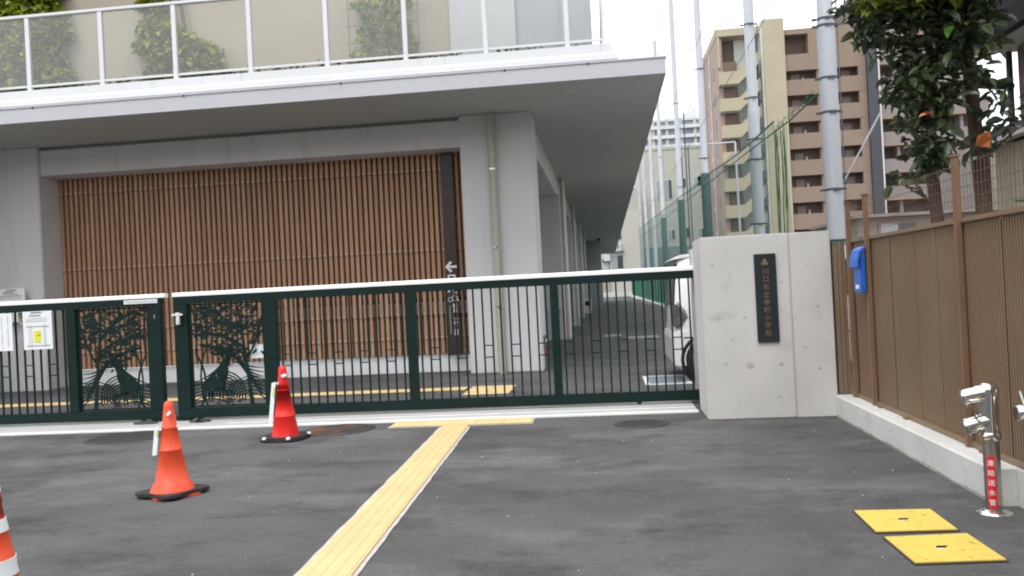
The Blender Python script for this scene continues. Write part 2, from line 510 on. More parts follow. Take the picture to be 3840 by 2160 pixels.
# tactile paving: every tile a piece
def tile_mesh(lx, ly, along, bars=4):
    mb = MB()
    mb.box(-lx / 2, lx / 2, -ly / 2, ly / 2, 0.0, 0.005)
    w = (lx if along == 'y' else ly)
    for k in range(bars):
        c = -w / 2 + w * (k + 0.5) / bars
        h = w / bars * 0.36
        if along == 'y': mb.prism([(c - h, 0.005), (c + h, 0.005), (c + h * .7, 0.010), (c - h * .7, 0.010)], 'y', -ly / 2 + .001, ly / 2 - .001)
        else: mb.prism([(c - h, 0.005), (c + h, 0.005), (c + h * .7, 0.010), (c - h * .7, 0.010)], 'x', -lx / 2 + .004, lx / 2 - .004)
    return mb.mesh('tactile_tile', M['tile'])
paving = struct('tactile_path', MB(), M['tile'])
tm = tile_mesh(0.262, 0.2995, 'y', 4)
def strip_x(y):     # the strip runs very slightly askew
    return -1.385 - (8.25 - y) * 0.0 - 0.15 + (8.25 - y) * 0.035
edge = MB()
edge_pts = []
y = 2.0; i = 0
while y < 8.2:
    yc = y + 0.15
    o = link('tile', tm, paving, (strip_x(yc) , yc, 0.008))
    o.rotation_euler[2] = 0.035
    y += 0.30; i += 1
# pale border strip with a ragged outline below the tiles
L = []; Rr = []
yy = 1.9
while yy < 8.25:
    w = 0.152 + random.uniform(0, 0.010)
    L.append((strip_x(yy) - w, yy, 0.005)); w = 0.152 + random.uniform(0, 0.010); Rr.append((strip_x(yy) + w, yy, 0.005))
    yy += 0.11
for a in range(len(L) - 1):
    edge.add([L[a], Rr[a], Rr[a + 1], L[a + 1]], [(0, 1, 2, 3)])
edge.box(-2.225, -0.775, 8.24, 8.565, 0.0, 0.005)
part('border', edge, M['tileedge'], paving)
tw = tile_mesh(0.281, 0.29, 'x', 4)
for k in range(5):
    link('tile', tw, paving, (-2.06 + k * 0.283, 8.405, 0.008))
# piece of the path in the threshold behind the gate
for k in range(5):
    link('tile', tile_mesh(0.281, 0.11, 'x', 2) if k == 0 else bpy.data.meshes['tactile_tile.002'], paving, (-2.08 + k * 0.283, 9.53, 0.006))
# path across the yard
ty = tile_mesh(0.296, 0.33, 'x', 3)
k = 0
x = -13.2
while x < -1.95:
    link('tile', ty, paving, (x, 11.42 + 0.0, 0.006)); x += 0.30
tb = tile_mesh(0.298, 0.298, 'x', 4)
for i in range(2):
    for j in range(3):
        link('tile', tb, paving, (-1.74 + i * 0.302, 10.84 + j * 0.302, 0.006))

# ---------------------------------------------------------------- school building
B = thing('school_building', 'school building with deep grey overhang, wood slat screen and glass balcony', 'school', (-5, 14, 0))
def col(x0, x1, y0, y1, z1=4.17):
    part('column', MB().box(x0, x1, y0, y1, 0, z1), M['wall_grey'], B, 0.015)
col(-2.225, -1.05, 13.5, 14.35)
col(-10.95, -9.53, 13.5, 14.35)
part('beam', MB().box(-9.527, -2.228, 13.56, 14.3, 3.68, 4.108), M['wall_grey'], B)
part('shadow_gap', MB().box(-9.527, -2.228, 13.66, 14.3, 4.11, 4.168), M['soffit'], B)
part('left_shade_block', MB().box(-24, -10.75, 9.95, 13.45, 0, 4.16), M['wall_grey'], B)  # unseen mass added out of view to shade the left column and slats
part('beam', MB().box(-24, -10.953, 13.56, 14.3, 3.68, 4.168), M['wall_grey'], B)
# floor slab above, soffit and fascia
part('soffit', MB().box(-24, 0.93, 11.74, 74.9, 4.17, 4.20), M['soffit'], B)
part('fascia', MB().box(-24, 0.965, 11.70, 11.737, 4.165, 4.375), M['fascia'], B)
part('fascia', MB().box(0.933, 0.965, 11.740, 75.0, 4.165, 4.375), M['fascia'], B)
part('slab', MB().box(-24, 0.93, 11.741, 74.9, 4.203, 4.36), M['gap'], B)
part('roof_edge', MB().box(-24, 0.98, 11.685, 75.0, 4.378, 4.402), M['fascia'], B)
# white coping and upstand
part('coping', MB().prism([(11.76, 4.405), (11.735, 4.43), (11.74, 4.50), (11.79, 4.545), (12.1, 4.545), (12.1, 4.405)], 'x', -24, 0.335), M['white'], B)
part('upstand', MB().box(-24, 0.245, 11.80, 12.0, 4.547, 4.665), M['white'], B, 0.006)
for xx in (-8.95, -5.1, -2.1, 0.1):
    part('joint', MB().box(xx, xx + 0.008, 11.797, 11.80, 4.55, 4.66), M['fascia'], B)
for xx in (-8.3, -5.95, -3.6, -1.25, -0.1):
    part('clip', MB().box(xx, xx + 0.02, 11.683, 11.70, 4.36, 4.385), M['gap'], B)
part('side_upstand', MB().box(0.045, 0.243, 12.003, 50, 4.403, 4.66), M['white'], B)
# upper storey set back
part('upper_wall', MB().box(-24, -2.28, 13.5, 14.0, 4.403, 9.0), M['upper'], B)
part('upper_wall', MB().box(-2.277, -1.22, 13.45, 14.0, 4.403, 9.0), M['upper2'], B)
part('upper_wall', MB().box(-1.217, -0.50, 13.52, 14.0, 4.403, 9.0), M['upper3'], B)
part('upper_wall', MB().box(-0.497, -0.02, 13.47, 14.0, 4.403, 9.0), M['upper3'], B, label='pale grey-blue end of the upper wall')
part('upper_side_wall', MB().box(-0.3, -0.021, 14.003, 50, 4.403, 9.0), M['upper2'], B)
for xx in (-11.0, -8.45):
    part('upper_window', MB().box(xx, xx + 0.9, 13.46, 13.497, 5.0, 8.0), M['upper3'], B) if xx < -10.5 else None
# downpipes
for (px_, py_) in ((-1.70, 13.42), (-10.42, 13.42)):
    dp = part('downpipe', MB().tube([(px_, py_, 0.0), (px_, py_, 4.16)], 0.062, 12), M['pipe'], B)
    for zz in (1.05, 2.0, 3.25):
        part('pipe_clip', MB().tube([(px_, py_, zz), (px_, py_, zz + 0.03)], 0.072, 12), M['steel'], dp)
# side bays along the drive
sidey = [21.6, 29.0, 36.3, 43.4]
part('side_wall', MB().box(-2.6, -2.3, 14.35, 52.8, 0, 4.168), M['block'], B)
part('side_beam', MB().box(-1.55, -1.12, 14.352, 52.8, 3.70, 4.167), M['wall_grey'], B)
for yy in sidey:
    part('column', MB().box(-2.297, -1.06, yy, yy + 1.0, 0, 3.697), M['wall_grey'], B, 0.015)
    dp = part('downpipe', MB().tube([(-1.0, yy + 0.25, 0), (-1.0, yy + 0.25, 4.15)], 0.055, 10), M['pipe'], B)
    dp = part('downpipe', MB().tube([(-1.0, yy + 0.75, 0), (-1.0, yy + 0.75, 4.15)], 0.055, 10), M['white'], B)
part('end_block', MB().box(-2.29, -0.19, 52.81, 58, 0, 4.165), M['block'], B)
part('inner_door', MB().box(-2.297, -2.27, 16.0, 18.2, 0, 2.3), M['windark'], B)
part('inner_door', MB().box(-2.297, -2.27, 24.0, 26.2, 0, 2.3), M['windark'], B)
for (lx, ly, r) in ((-0.35, 12.7, 0.07), (-0.3, 20, 0.07), (-0.3, 30, 0.07), (-7.0, 12.6, 0.07)):
    part('downlight', MB().lathe([(r, 4.163), (r, 4.169)], lx, ly, 16), M['fascia'], B)
# ground floor slat screen
scr = part('slat_screen', MB().box(-9.527, -2.23, 14.16, 14.20, 1.26, 3.70), M['slatback'], B)
part('back_panel', MB().box(-9.527, -2.23, 14.161, 14.20, 0.30, 0.90), M['siding'], B)
part('low_window', MB().box(-9.527, -2.23, 14.20, 14.23, 0.90, 1.26), M['windark'], B)
part('window_sill', MB().box(-9.527, -2.23, 14.15, 14.199, 1.14, 1.19), M['white'], B)
part('low_shelf', MB().box(-9.527, -2.23, 14.155, 14.199, 0.98, 1.139), M['wall_grey'], B)
part('base_wall', MB().box(-9.527, -2.228, 14.10, 14.30, 0.0, 0.285), M['carwhite'], B, 0.01)
slm = MB().box(-0.0265, 0.0265, -0.03, 0.03, 0.31, 3.70).mesh('slat', M['slat'])
n = 78
for k in range(n):
    xx = -9.49 + k * 0.0934
    if xx > -2.25: break
    link('slat', slm, scr, (xx, 14.06, 0))
for zz in (3.40, 2.055, 0.98, 0.58):
    part('rail', MB().box(-9.527, -2.23, 14.095, 14.13, zz - 0.02, zz + 0.015), M['slatrail'], scr)
    br = MB()
    for k in range(n):
        xx = -9.49 + k * 0.0934
        if xx > -2.25: break
        br.box(xx - 0.022, xx + 0.022, 14.018, 14.029, zz - 0.004, zz + 0.03)
    part('bracket_row', br, M['bracket'], scr, kind='stuff')
    sh = MB()
    for k in range(n):
        xx = -9.49 + k * 0.0934
        if xx > -2.25: break
        sh.box(xx - 0.03, xx + 0.03, 14.02, 14.029, zz - 0.022, zz - 0.008)
    part('clip_row', sh, M['slatrail'], scr, kind='stuff')
# brown way sign standing in front of the slats
S = thing('way_sign', 'tall narrow dark brown sign board with white arrow and lettering by the slat screen', 'sign', (-2.5, 13.9, 0.29))
part('board', MB().box(-2.64, -2.43, 13.90, 13.96, 0.29, 3.66), M['signbrown'], S, 0.01)
part('bracket', MB().box(-2.58, -2.48, 13.962, 14.02, 0.5, 3.2), M['signbrown'], S)
ar = MB()
ax, az = -2.54, 1.76
ar.prism([(ax - 0.10, az), (ax - 0.01, az + 0.095), (ax + 0.025, az + 0.07), (ax - 0.025, az + 0.02), (ax + 0.10, az + 0.02), (ax + 0.10, az - 0.02), (ax - 0.025, az - 0.02), (ax + 0.025, az - 0.07), (ax - 0.01, az - 0.095)], 'y', 13.894, 13.899)
part('arrow', ar, M['ink'], S)
part('lettering', text_down('口へ', 0.16, 0.20, -2.535, 13.897, 1.56, bold=0.006), M['ink'], S)
wc = MB()
cx, cz = -2.50, 1.235
ring = [(cx + 0.045 * math.cos(t * PI / 8), cz + 0.045 * math.sin(t * PI / 8)) for t in range(17)]
wc.ribbon(ring, 0.012, 13.893, 13.898)
wc.ribbon([(cx - 0.01, cz + 0.10), (cx - 0.005, cz + 0.03), (cx + 0.04, cz + 0.025), (cx + 0.06, cz - 0.045)], 0.016, 13.893, 13.898)
ring2 = [(cx - 0.075 + 0.035 * math.cos(t * PI / 8), cz - 0.02 + 0.035 * math.sin(t * PI / 8)) for t in range(17)]
wc.ribbon(ring2, 0.008, 13.893, 13.898)
part('wheelchair_symbol', wc, M['ink'], S)
part('lettering', text_down('職員・来客入口', 0.075, 0.076, -2.50, 13.897, 1.11, bold=0.002), M['ink'], S)
sm_ = MB()
for k in range(14):
    sm_.box(-2.598, -2.582, 13.895, 13.899, 1.09 - k * 0.034, 1.11 - k * 0.034)
part('small_print', sm_, M['printlight'], S)

# glass balcony railing
R_ = thing('balcony_railing', 'white framed glass balcony railing along the upper floor edge', 'railing', (-5, 11.9, 4.665))
posts = [-16.72, -15.56, -14.40, -13.24, -12.08, -10.92, -9.60, -8.435, -7.27, -6.12, -4.97, -3.82, -2.665, -1.51, -0.36, 0.16]
pm = MB().box(-0.032, 0.032, -0.025, 0.025, 0, 1.10).mesh('post', M['white'])
for x in posts[:-1]:
    link('post', pm, R_, (x, 11.87, 4.667))
part('top_rail', MB().box(-17, 0.17, 11.835, 11.905, 5.765, 5.812), M['white'], R_, 0.008)
part('bottom_rail', MB().box(-17, 0.15, 11.855, 11.885, 4.722, 4.752), M['white'], R_)
for a, b in zip(posts[:-1], posts[1:]):
    e = 0.0 if b > 0.1 else 0.034
    part('pane', MB().box(a + 0.034, b - e, 11.866, 11.874, 4.753, 5.764), M['pane'], R_)
part('end_post', MB().box(0.122, 0.162, 11.85, 11.89, 4.667, 5.764), M['white'], R_)
part('side_rail', MB().box(0.125, 0.165, 11.906, 50, 5.765, 5.805), M['white'], R_)
for k in range(12):
    part('side_pane', MB().box(0.140, 0.147, 12.0 + k * 1.16, 12.0 + k * 1.16 + 1.09, 4.753, 5.764), M['pane'], R_)

# leaves ----------------------------------------------------------------------------
def leaf_shape(L, Wd, fold=0.25):
    vs = [(0, 0, 0), (0.35 * L, Wd * .5, fold * Wd), (0.75 * L, Wd * .38, fold * Wd * .8), (L, 0, -0.08 * L), (0.75 * L, -Wd * .38, fold * Wd * .8), (0.35 * L, -Wd * .5, fold * Wd), (0.5 * L, 0, 0)]
    fs = [(0, 6, 1), (1, 6, 2), (2, 6, 3), (0, 5, 6), (5, 4, 6), (4, 3, 6)]
    return vs, fs
def rot_rand(tilt=1.0):
    from mathutils import Euler
    return Euler((random.uniform(-0.9, 0.9) * tilt, random.uniform(-0.3, 1.1) * tilt, random.uniform(0, 2 * PI))).to_matrix()
def leaves(pts, L, Wd, tilt=1.0, sizes=(0.6, 1.25)):
    mb = MB(); vs, fs = leaf_shape(1, Wd / L)
    for p in pts:
        r = rot_rand(tilt); s = L * random.uniform(*sizes)
        mb.add([tuple(r @ Vector(v) * s + Vector(p)) for v in vs], fs)
    return mb

def climbing(x0, x1, z0, z1, label, nleaf, slope=None):
    t = thing('climbing_ivy', label, 'ivy', ((x0 + x1) / 2, 13.3, 4.4), 'climbing plants on the balcony wall')
    part('stem', MB().tube([((x0 + x1) / 2, 13.4, 4.4), ((x0 + x1) / 2 + 0.1, 13.35, 5.5), ((x0 + x1) / 2 - 0.05, 13.38, 6.6)], 0.03, 6), M['bark'], t)
    pts = []
    while len(pts) < nleaf:
        z = random.uniform(z0, z1)
        w = 0.5 + 0.06 * math.sin(z * 7 + x0) + 0.05 * math.sin(z * 17)
        u = random.uniform(-1, 1)
        xx = (x0 + x1) / 2 + u * (x1 - x0) * w
        if slope and z > slope(xx): continue
        pts.append((xx, 13.42 - random.random() * 0.35 * (1 - u * u * .7), z))
    part('foliage', leaves(pts, 0.13, 0.11, 1.0), M['ivy'], t, kind='stuff')
climbing(-10.1, -8.85, 4.42, 6.9, 'yellow-green climbing ivy at the left end of the balcony', 4200)
climbing(-7.45, -6.05, 4.42, 6.6, 'climbing ivy with top sloped like a reflected roof on the middle of the balcony wall', 2600, lambda x: 6.6 if x < -7.0 else 6.05 - 0.55 * (x + 7.0))  # slope shaped after the diagonal of a roof reflected in the glass
climbing(-3.75, -2.9, 4.42, 6.2, 'pale foliage standing in for a green reflection in the fifth glass pane of the balcony', 500)  # made-up foliage imitating a green reflection in the pane
climbing(-3.9, -2.3, 4.42, 4.9, 'low green creeper behind the bottom rail of the balcony', 420)
pts = []
for k in range(5200):
    xx = random.uniform(-12, 0.0)
    if math.sin(xx * 2.3) + math.sin(xx * 5.1 + 1) < -1.3: continue
    pts.append((xx, random.uniform(12.1, 13.3), 4.55 + random.random() * 0.30))
hd = leaves(pts, 0.09, 0.06)
solo('planting', hd, M['hedge'], None, None, kind='stuff')
tr = thing('reflection_grid', 'made-up grid behind the balcony glass, standing in for a reflection in the pane', 'reflection_grid', (-3.3, 13.1, 4.403))  # stand-in for a gridded reflection in the pane, not a real lattice
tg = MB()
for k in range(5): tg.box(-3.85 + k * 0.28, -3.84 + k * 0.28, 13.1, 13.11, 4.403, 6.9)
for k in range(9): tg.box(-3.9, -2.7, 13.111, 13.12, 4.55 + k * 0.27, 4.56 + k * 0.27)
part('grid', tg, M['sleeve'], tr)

# ---------------------------------------------------------------- sliding gates
def bar_mesh():
    return MB().box(-0.009, 0.009, -0.009, 0.009, 0.14, 1.35).mesh('bar', M['gate'])
barm = bar_mesh()
def gate_frame(G, x0, x1, stiles):
    part('cap_rail', MB().prism([(9.255, 1.432), (9.255, 1.465), (9.268, 1.478), (9.332, 1.478), (9.345, 1.465), (9.345, 1.432)], 'x', x0 - 0.004, x1), M['cap'], G)
    part('top_rail', MB().box(x0, x1 - 0.06, 9.262, 9.338, 1.345, 1.431), M['gate'], G, 0.004)
    part('bottom_rail', MB().box(x0, x1 - 0.06, 9.262, 9.338, 0.035, 0.142), M['gate'], G, 0.004)
    for a, b in stiles:
        part('stile', MB().box(a, b, 9.262, 9.338, 0.143, 1.344), M['gate'], G, 0.004)
def gate_bars(G, a, b, link_every=None, phase=0):
    n = round((b - a) / 0.1) - 0
    xs = [a + (b - a) * (k + 0.5) / n for k in range(n)]
    for x in xs: link('bar', barm, G, (x, 9.30, 0))
    cm = MB().box(0.009, xs[1] - xs[0] - 0.009, -.006, .006, -.006, .006).mesh('crosspiece', M['gate'])
    for k in range(phase, n - 1, 3):
        for zz in (0.585, 0.715):
            link('crosspiece', cm, G, (xs[k], 9.30, zz))
def arc(cx, cz, r, a0, a1, n=10):
    return [(cx + r * math.cos(math.radians(a0 + (a1 - a0) * k / n)), cz + r * math.sin(math.radians(a0 + (a1 - a0) * k / n))) for k in range(n + 1)]
def curve(p0, p1, p2, n=8):
    return [((1 - t) ** 2 * p0[0] + 2 * t * (1 - t) * p1[0] + t * t * p2[0], (1 - t) ** 2 * p0[1] + 2 * t * (1 - t) * p1[1] + t * t * p2[1]) for t in [k / n for k in range(n + 1)]]
def cutout(G, x0, x1, z0, z1, flip, rs):
    rnd = random.Random(rs)
    mb = MB(); W_, H = x1 - x0, z1 - z0
    ya, yb = 9.296, 9.304
    def X(u): return x0 + (1 - u if flip else u) * W_
    def T(ps): return [(X(u), z0 + v * H) for u, v in ps]
    eps = [0.0]; reps = [0.0]
    def rib(ps, w):
        reps[0] += 0.00021
        mb.ribbon(T(ps), w, ya + reps[0], yb + reps[0])
    def leafp(u, v, a, L, wd):
        ca, sa = math.cos(a), math.sin(a)
        pts = []
        for t, h in ((0, 0), (.3, .5), (.65, .42), (1, 0), (.65, -.42), (.3, -.5)):
            pts.append((u + (t * L * ca - h * wd * sa) / W_, v + (t * L * sa + h * wd * ca) / H))
        eps[0] = (eps[0] + 0.0007) % 0.006
        mb.prism([(X(a_), z0 + b_ * H) for a_, b_ in pts], 'y', ya - eps[0], yb - eps[0])
    # frame strip
    mb.box(x0, x0 + .02, ya, yb + .004, z0, z1); mb.box(x1 - .02, x1, ya, yb + .004, z0, z1)
    mb.box(x0, x1, ya - .002, yb, z1 - .02, z1); mb.box(x0, x1, ya - .002, yb, z0, z0 + .02)
    # big tree on one side: trunk and limbs
    rib(curve((.80, 0), (.74, .45), (.66, .97)), [.05, .045, .04, .04, .035, .03, .028, .025, .02])
    rib(curve((.76, .35), (.55, .55), (.12, .60)), .030)
    rib(curve((.72, .55), (.5, .72), (.04, .70)), .028)
    rib(curve((.70, .68), (.5, .88), (.15, .96)), .028)
    rib(curve((.75, .45), (.9, .6), (.98, .86)), .022)
    rib(curve((.70, .72), (.84, .84), (.92, .98)), .016)
    # a second, slim pair of crossing stems
    rib(curve((.10, .0), (.28, .25), (.06, .52)), .022)
    rib(curve((.20, .0), (.02, .28), (.22, .60)), .018)
    rib(curve((.06, .52), (.10, .8), (.03, .97)), .014)
    rib(curve((.22, .60), (.2, .8), (.30, .97)), .014)
    # leaves
    for k in range(420):
        v = rnd.uniform(.50, .98)
        u = rnd.uniform(.03, .97)
        dens = 0.55 + 0.45 * math.sin(u * 9 + v * 7) if v < .68 else 0.9
        if rnd.random() > dens: continue
        leafp(u, v, rnd.uniform(-.8, .8) + (PI if rnd.random() < .5 else 0), rnd.uniform(.055, .105), rnd.uniform(.018, .030))
    # bundles of strands sweeping up from the ground to both sides
    for k in range(8):
        t_ = k / 7
        rib(curve((.52 + .05 * t_, .56 - .03 * t_), (.44 - .10 * t_, .34 - .02 * k), (.06 + .06 * k, .25 - .026 * k), 10), [.010, .014, .019, .023, .025, .026, .024, .020, .016, .011, .006])
        rib(curve((.56 - .03 * t_, .55), (.58 + .03 * k, .36 - .015 * k), (.97, .36 - .045 * k), 10), [.010, .014, .019, .023, .025, .026, .024, .020, .016, .011, .006])
    for k in range(90):
        leafp(rnd.uniform(.30, .74), rnd.uniform(.40, .58), rnd.uniform(-.9, .9), rnd.uniform(.05, .09), .018)
    # rolling ground lines and a curled wave
    for k in range(7):
        r = .055 + k * .034
        mb.ribbon(arc(X(.42), z0 + .12 * H, r, -20, 200, 14), .015, ya - .001 - k * .0002, yb + .001)
    for k in range(6):
        v = .03 + k * .035
        rib(curve((.02, v), (.25, v + .10 - k * .012), (.55, v * .6)), .012)
        rib(curve((.45, v * .7), (.75, v + .16), (.98, v + .03)), .011)
    for k in range(26):
        leafp(rnd.uniform(.03, .97), rnd.uniform(.02, .26), rnd.uniform(-.4, .4) + (PI if rnd.random() < .5 else 0), rnd.uniform(.06, .11), .015)
    # a four-legged animal outline
    cxa, cza = (.30, .19)
    body = [(cxa - .12, cza), (cxa - .10, cza + .07), (cxa, cza + .09), (cxa + .10, cza + .08), (cxa + .14, cza + .03), (cxa + .10, cza - .02), (cxa - .08, cza - .02)]
    mb.prism([(X(a_), z0 + b_ * H) for a_, b_ in body], 'y', ya - .0095, yb - .0095)
    for dx in (-.09, -.05, .05, .09):
        rib([(cxa + dx, cza), (cxa + dx + .01, cza - .08), (cxa + dx, cza - .15)], .014)
    rib(curve((cxa + .12, cza + .04), (cxa + .2, cza + .12), (cxa + .17, cza + .20)), .018)
    o = part('cutout_panel', mb, M['gate'], G, label='pierced metal panel of trees, leaves and rolling lines')
    return o

G1 = thing('sliding_gate', 'dark green sliding gate with pierced tree panel next to the concrete pillar', 'gate', (-2.0, 9.3, 0.02), 'sliding school gates')
gate_frame(G1, -4.955, 1.25, [(-4.955, -4.79), (-3.885, -3.74), (-2.228, -2.124), (-0.612, -0.522), (1.13, 1.19)])
cutout(G1, -4.78, -3.895, 0.15, 1.34, False, 3)
gate_bars(G1, -3.74, -2.228, phase=0)
gate_bars(G1, -2.124, -0.612, phase=1)
gate_bars(G1, -0.522, 1.13, phase=0)
lt = part('latch', MB().box(-4.955, -4.825, 9.21, 9.235, 1.212, 1.238), M['latch'], G1, 0.004)
part('latch_plate', MB().box(-4.915, -4.875, 9.236, 9.261, 1.11, 1.25), M['latch'], G1)
part('keeper', MB().prism([(-4.90, 1.21), (-4.86, 1.21), (-4.87, 1.12), (-4.90, 1.12)], 'y', 9.212, 9.234), M['latch'], G1)
part('wheel', MB().tube([(-4.7, 9.28, 0.03), (-4.7, 9.32, 0.03)], 0.028, 12), M['iron'], G1)
part('wheel', MB().tube([(0.3, 9.28, 0.03), (0.3, 9.32, 0.03)], 0.028, 12), M['iron'], G1)
part('foot', MB().box(-4.955, -4.8, 9.24, 9.36, 0.012, 0.034), M['gate'], G1)

G2 = thing('sliding_gate', 'dark green sliding gate hung with white notices at the left edge', 'gate', (-7.0, 9.3, 0.02), 'sliding school gates')
gate_frame(G2, -11.0, -5.05, [(-6.285, -6.165), (-5.275, -5.115), (-8.0, -7.9), (-9.6, -9.5)])
cutout(G2, -6.155, -5.285, 0.15, 1.34, True, 11)
gate_bars(G2, -7.9, -6.285, phase=1)
gate_bars(G2, -9.5, -8.0)
part('lock', MB().box(-5.19, -5.17, 9.25, 9.261, 1.19, 1.24), M['steel'], G2)
part('wheel', MB().tube([(-5.4, 9.28, 0.03), (-5.4, 9.32, 0.03)], 0.028, 12), M['iron'], G2)
part('wheel', MB().tube([(-7.4, 9.28, 0.03), (-7.4, 9.32, 0.03)], 0.028, 12), M['iron'], G2)
part('foot', MB().box(-5.275, -5.115, 9.24, 9.36, 0.012, 0.034), M['gate'], G2)
nl = thing('name_strip', 'small white strip sign on the top rail of the left gate', 'sign', (-5.34, 9.255, 1.377))
part('strip', MB().box(-5.545, -5.14, 9.250, 9.258, 1.374, 1.420), M['paper'], nl)
pr = MB()
for k in range(14): pr.box(-5.52 + k * 0.027, -5.503 + k * 0.027, 9.2475, 9.2495, 1.386, 1.408)
part('print', pr, M['printlight'], nl, kind='stuff')

# gate stops on the ground
for (sx, w, lab) in ((-5.27, 0.30, 'flat dark ground stop under the end of the left gate'), (-4.62, 0.26, 'flat dark ground stop under the latch end of the right gate')):
    mb = MB().lathe([(0.5, 0.0), (0.46, 0.018), (0.2, 0.03)], 0, 0, 20)
    mb.v = [(sx + a * w, 9.12 + b * 0.15, c + 0.007) for a, b, c in mb.v]
    solo('ground_stop', mb, M['platefrm'], lab, 'gate stop', 'gate stops')
solo('ground_stop', MB().box(-5.08, -4.98, 9.25, 9.35, 0.005, 0.07), M['steel'], 'small steel stop standing in the gap between the two gates', 'gate stop', 'gate stops', 0.004)
solo('hook', MB().tube([(-4.62, 9.02, 0.02), (-4.60, 9.03, 0.05), (-4.57, 9.03, 0.06), (-4.6, 9.04, 0.03)], 0.012, 6), M['gap'], 'small black hook lying in front of the right gate foot', 'hook')

# notices hung on the left gate
N1 = thing('notice', 'white notice with a yellow site map hanging on the left gate', 'notice', (-6.61, 9.22, 0.90), 'notices on the left gate')
part('board', MB().box(-6.793, -6.43, 9.225, 9.231, 0.902, 1.348), M['paper'], N1)
mp = MB()
for (a, b, c, d) in ((-6.69, -6.55, 1.325, 1.338), (-6.71, -6.58, 1.292, 1.303)):
    k = a
    while k < b:
        mp.box(k, k + 0.010, 9.2215, 9.2245, c, d); k += 0.014
mp.box(-6.755, -6.47, 9.2215, 9.2245, 1.166, 1.172); mp.box(-6.745, -6.46, 9.2215, 9.2245, 0.942, 0.948)
part('print', mp, M['print'], N1, kind='stuff')
mp = MB()
for zz in (1.266, 1.245, 1.228): mp.box(-6.76, -6.49, 9.2215, 9.2245, zz, zz + 0.004)
for xx in (-6.716, -6.688, -6.535, -6.515): mp.box(xx, xx + 0.004, 9.219, 9.2212, 0.93, 1.19)
part('map_streets', mp, M['printlight'], N1)
part('map_lot', MB().box(-6.656, -6.573, 9.2205, 9.2245, 0.985, 1.12), M['yellow'], N1)
part('map_mark', MB().box(-6.61, -6.573, 9.2175, 9.2203, 1.066, 1.074), M['print'], N1)
N2 = thing('notice', 'white notice with columns of small text at the left picture edge', 'notice', (-7.1, 9.22, 0.90), 'notices on the left gate')
part('board', MB().box(-7.27, -6.93, 9.225, 9.231, 0.90, 1.34), M['paper'], N2)
mp = MB()
for j, xx in enumerate((-6.985, -7.06, -7.13, -7.2)):
    for k in range(22 if j != 1 else 24):
        if random.random() < 0.12: continue
        mp.box(xx - .006, xx + .006, 9.2215, 9.2245, 1.30 - k * 0.0165, 1.309 - k * 0.0165)
part('print', mp, M['printlight'], N2, kind='stuff')
N3 = thing('notice', 'lime and white card hanging behind the bars between the two notices', 'notice', (-6.9, 9.36, 1.2), 'notices on the left gate')
part('card', MB().box(-6.935, -6.86, 9.345, 9.349, 1.262, 1.34), M['lime'], N3)
part('card', MB().box(-6.935, -6.80, 9.350, 9.354, 1.20, 1.34), M['paper'], N3, label='white card with two dark lines')
part('line', MB().box(-6.93, -6.865, 9.3465, 9.3495, 1.235, 1.24), M['print'], N3)
N4 = thing('notice', 'white papers hanging behind the pierced panel of the right gate', 'notice', (-4.0, 9.33, 0.68))
part('sheet', MB().box(-4.085, -3.90, 9.322, 9.326, 0.685, 0.842), M['paper'], N4)
# sign board fixed to the front column, seen over the gate
N5 = thing('wall_notice', 'white notice board with small text on the left column above the gate', 'notice', (-10.1, 13.4, 1.3))
part('board', MB().box(-10.6, -9.79, 13.37, 13.40, 1.2, 1.775), M['paper'], N5)
mp = MB()
for j, (a, b, zz, hh) in enumerate(((-10.12, -9.93, 1.735, .022), (-10.18, -9.98, 1.698, .022), (-10.18, -9.90, 1.67, .012), (-10.3, -9.83, 1.64, .012), (-10.3, -9.85, 1.61, .008))):
    k = a
    while k < b:
        mp.box(k, k + 0.012, 13.3665, 13.3695, zz, zz + hh); k += 0.019
part('print', mp, M['print'], N5, kind='stuff')

# ---------------------------------------------------------------- concrete gate pillar with plaque
P = thing('gate_pillar', 'broad bare concrete gate pillar with a dark vertical name plaque', 'pillar', (1.5, 8.4, 0))
part('wall', MB().box(0.895, 1.70, 8.07, 8.75, 0, 1.715), M['concrete'], P, 0.012)
part('wall', MB().box(1.706, 2.07, 8.07, 8.75, 0, 1.713), M['concrete'], P, 0.008)
part('joint', MB().box(1.6985, 1.7075, 8.085, 8.74, 0, 1.70), M['blot'], P)
part('side_channel', MB().box(0.94, 0.975, 8.752, 9.23, 0, 1.66), M['concrete'], P)
part('side_channel', MB().box(0.94, 0.975, 9.37, 9.62, 0, 1.66), M['concrete'], P)
part('back_wall', MB().box(0.976, 2.07, 9.40, 9.60, 0, 1.66), M['concrete'], P)
bl = MB()
for (bx, bz, r) in ((1.02, 0.95, .012), (1.27, 0.95, .012), (1.62, 1.26, .008), (1.08, .52, .018), (1.30, .50, .03), (1.58, .50, .022), (1.93, 1.02, .016), (1.92, .45, .014), (1.55, .2, .012), (1.0, 1.45, .012), (1.80, .65, .012), (1.15, .75, .01), (1.85, 1.40, .008)):
    ps = [(bx + 1.35 * r * random.uniform(.7, 1.2) * math.cos(t * PI / 5), bz + r * random.uniform(.7, 1.2) * math.sin(t * PI / 5)) for t in range(10)]
    bl.prism(ps, 'y', 8.0685, 8.0705)
part('blot', bl, M['blot'], P, kind='stuff')
pq = thing('name_plaque', 'dark bronze plaque with gold vertical characters on the pillar', 'plaque', (1.47, 8.05, 0.71))
part('plate', MB().box(1.376, 1.572, 8.045, 8.066, 0.711, 1.53), M['plaque'], pq, 0.003)
em = MB()
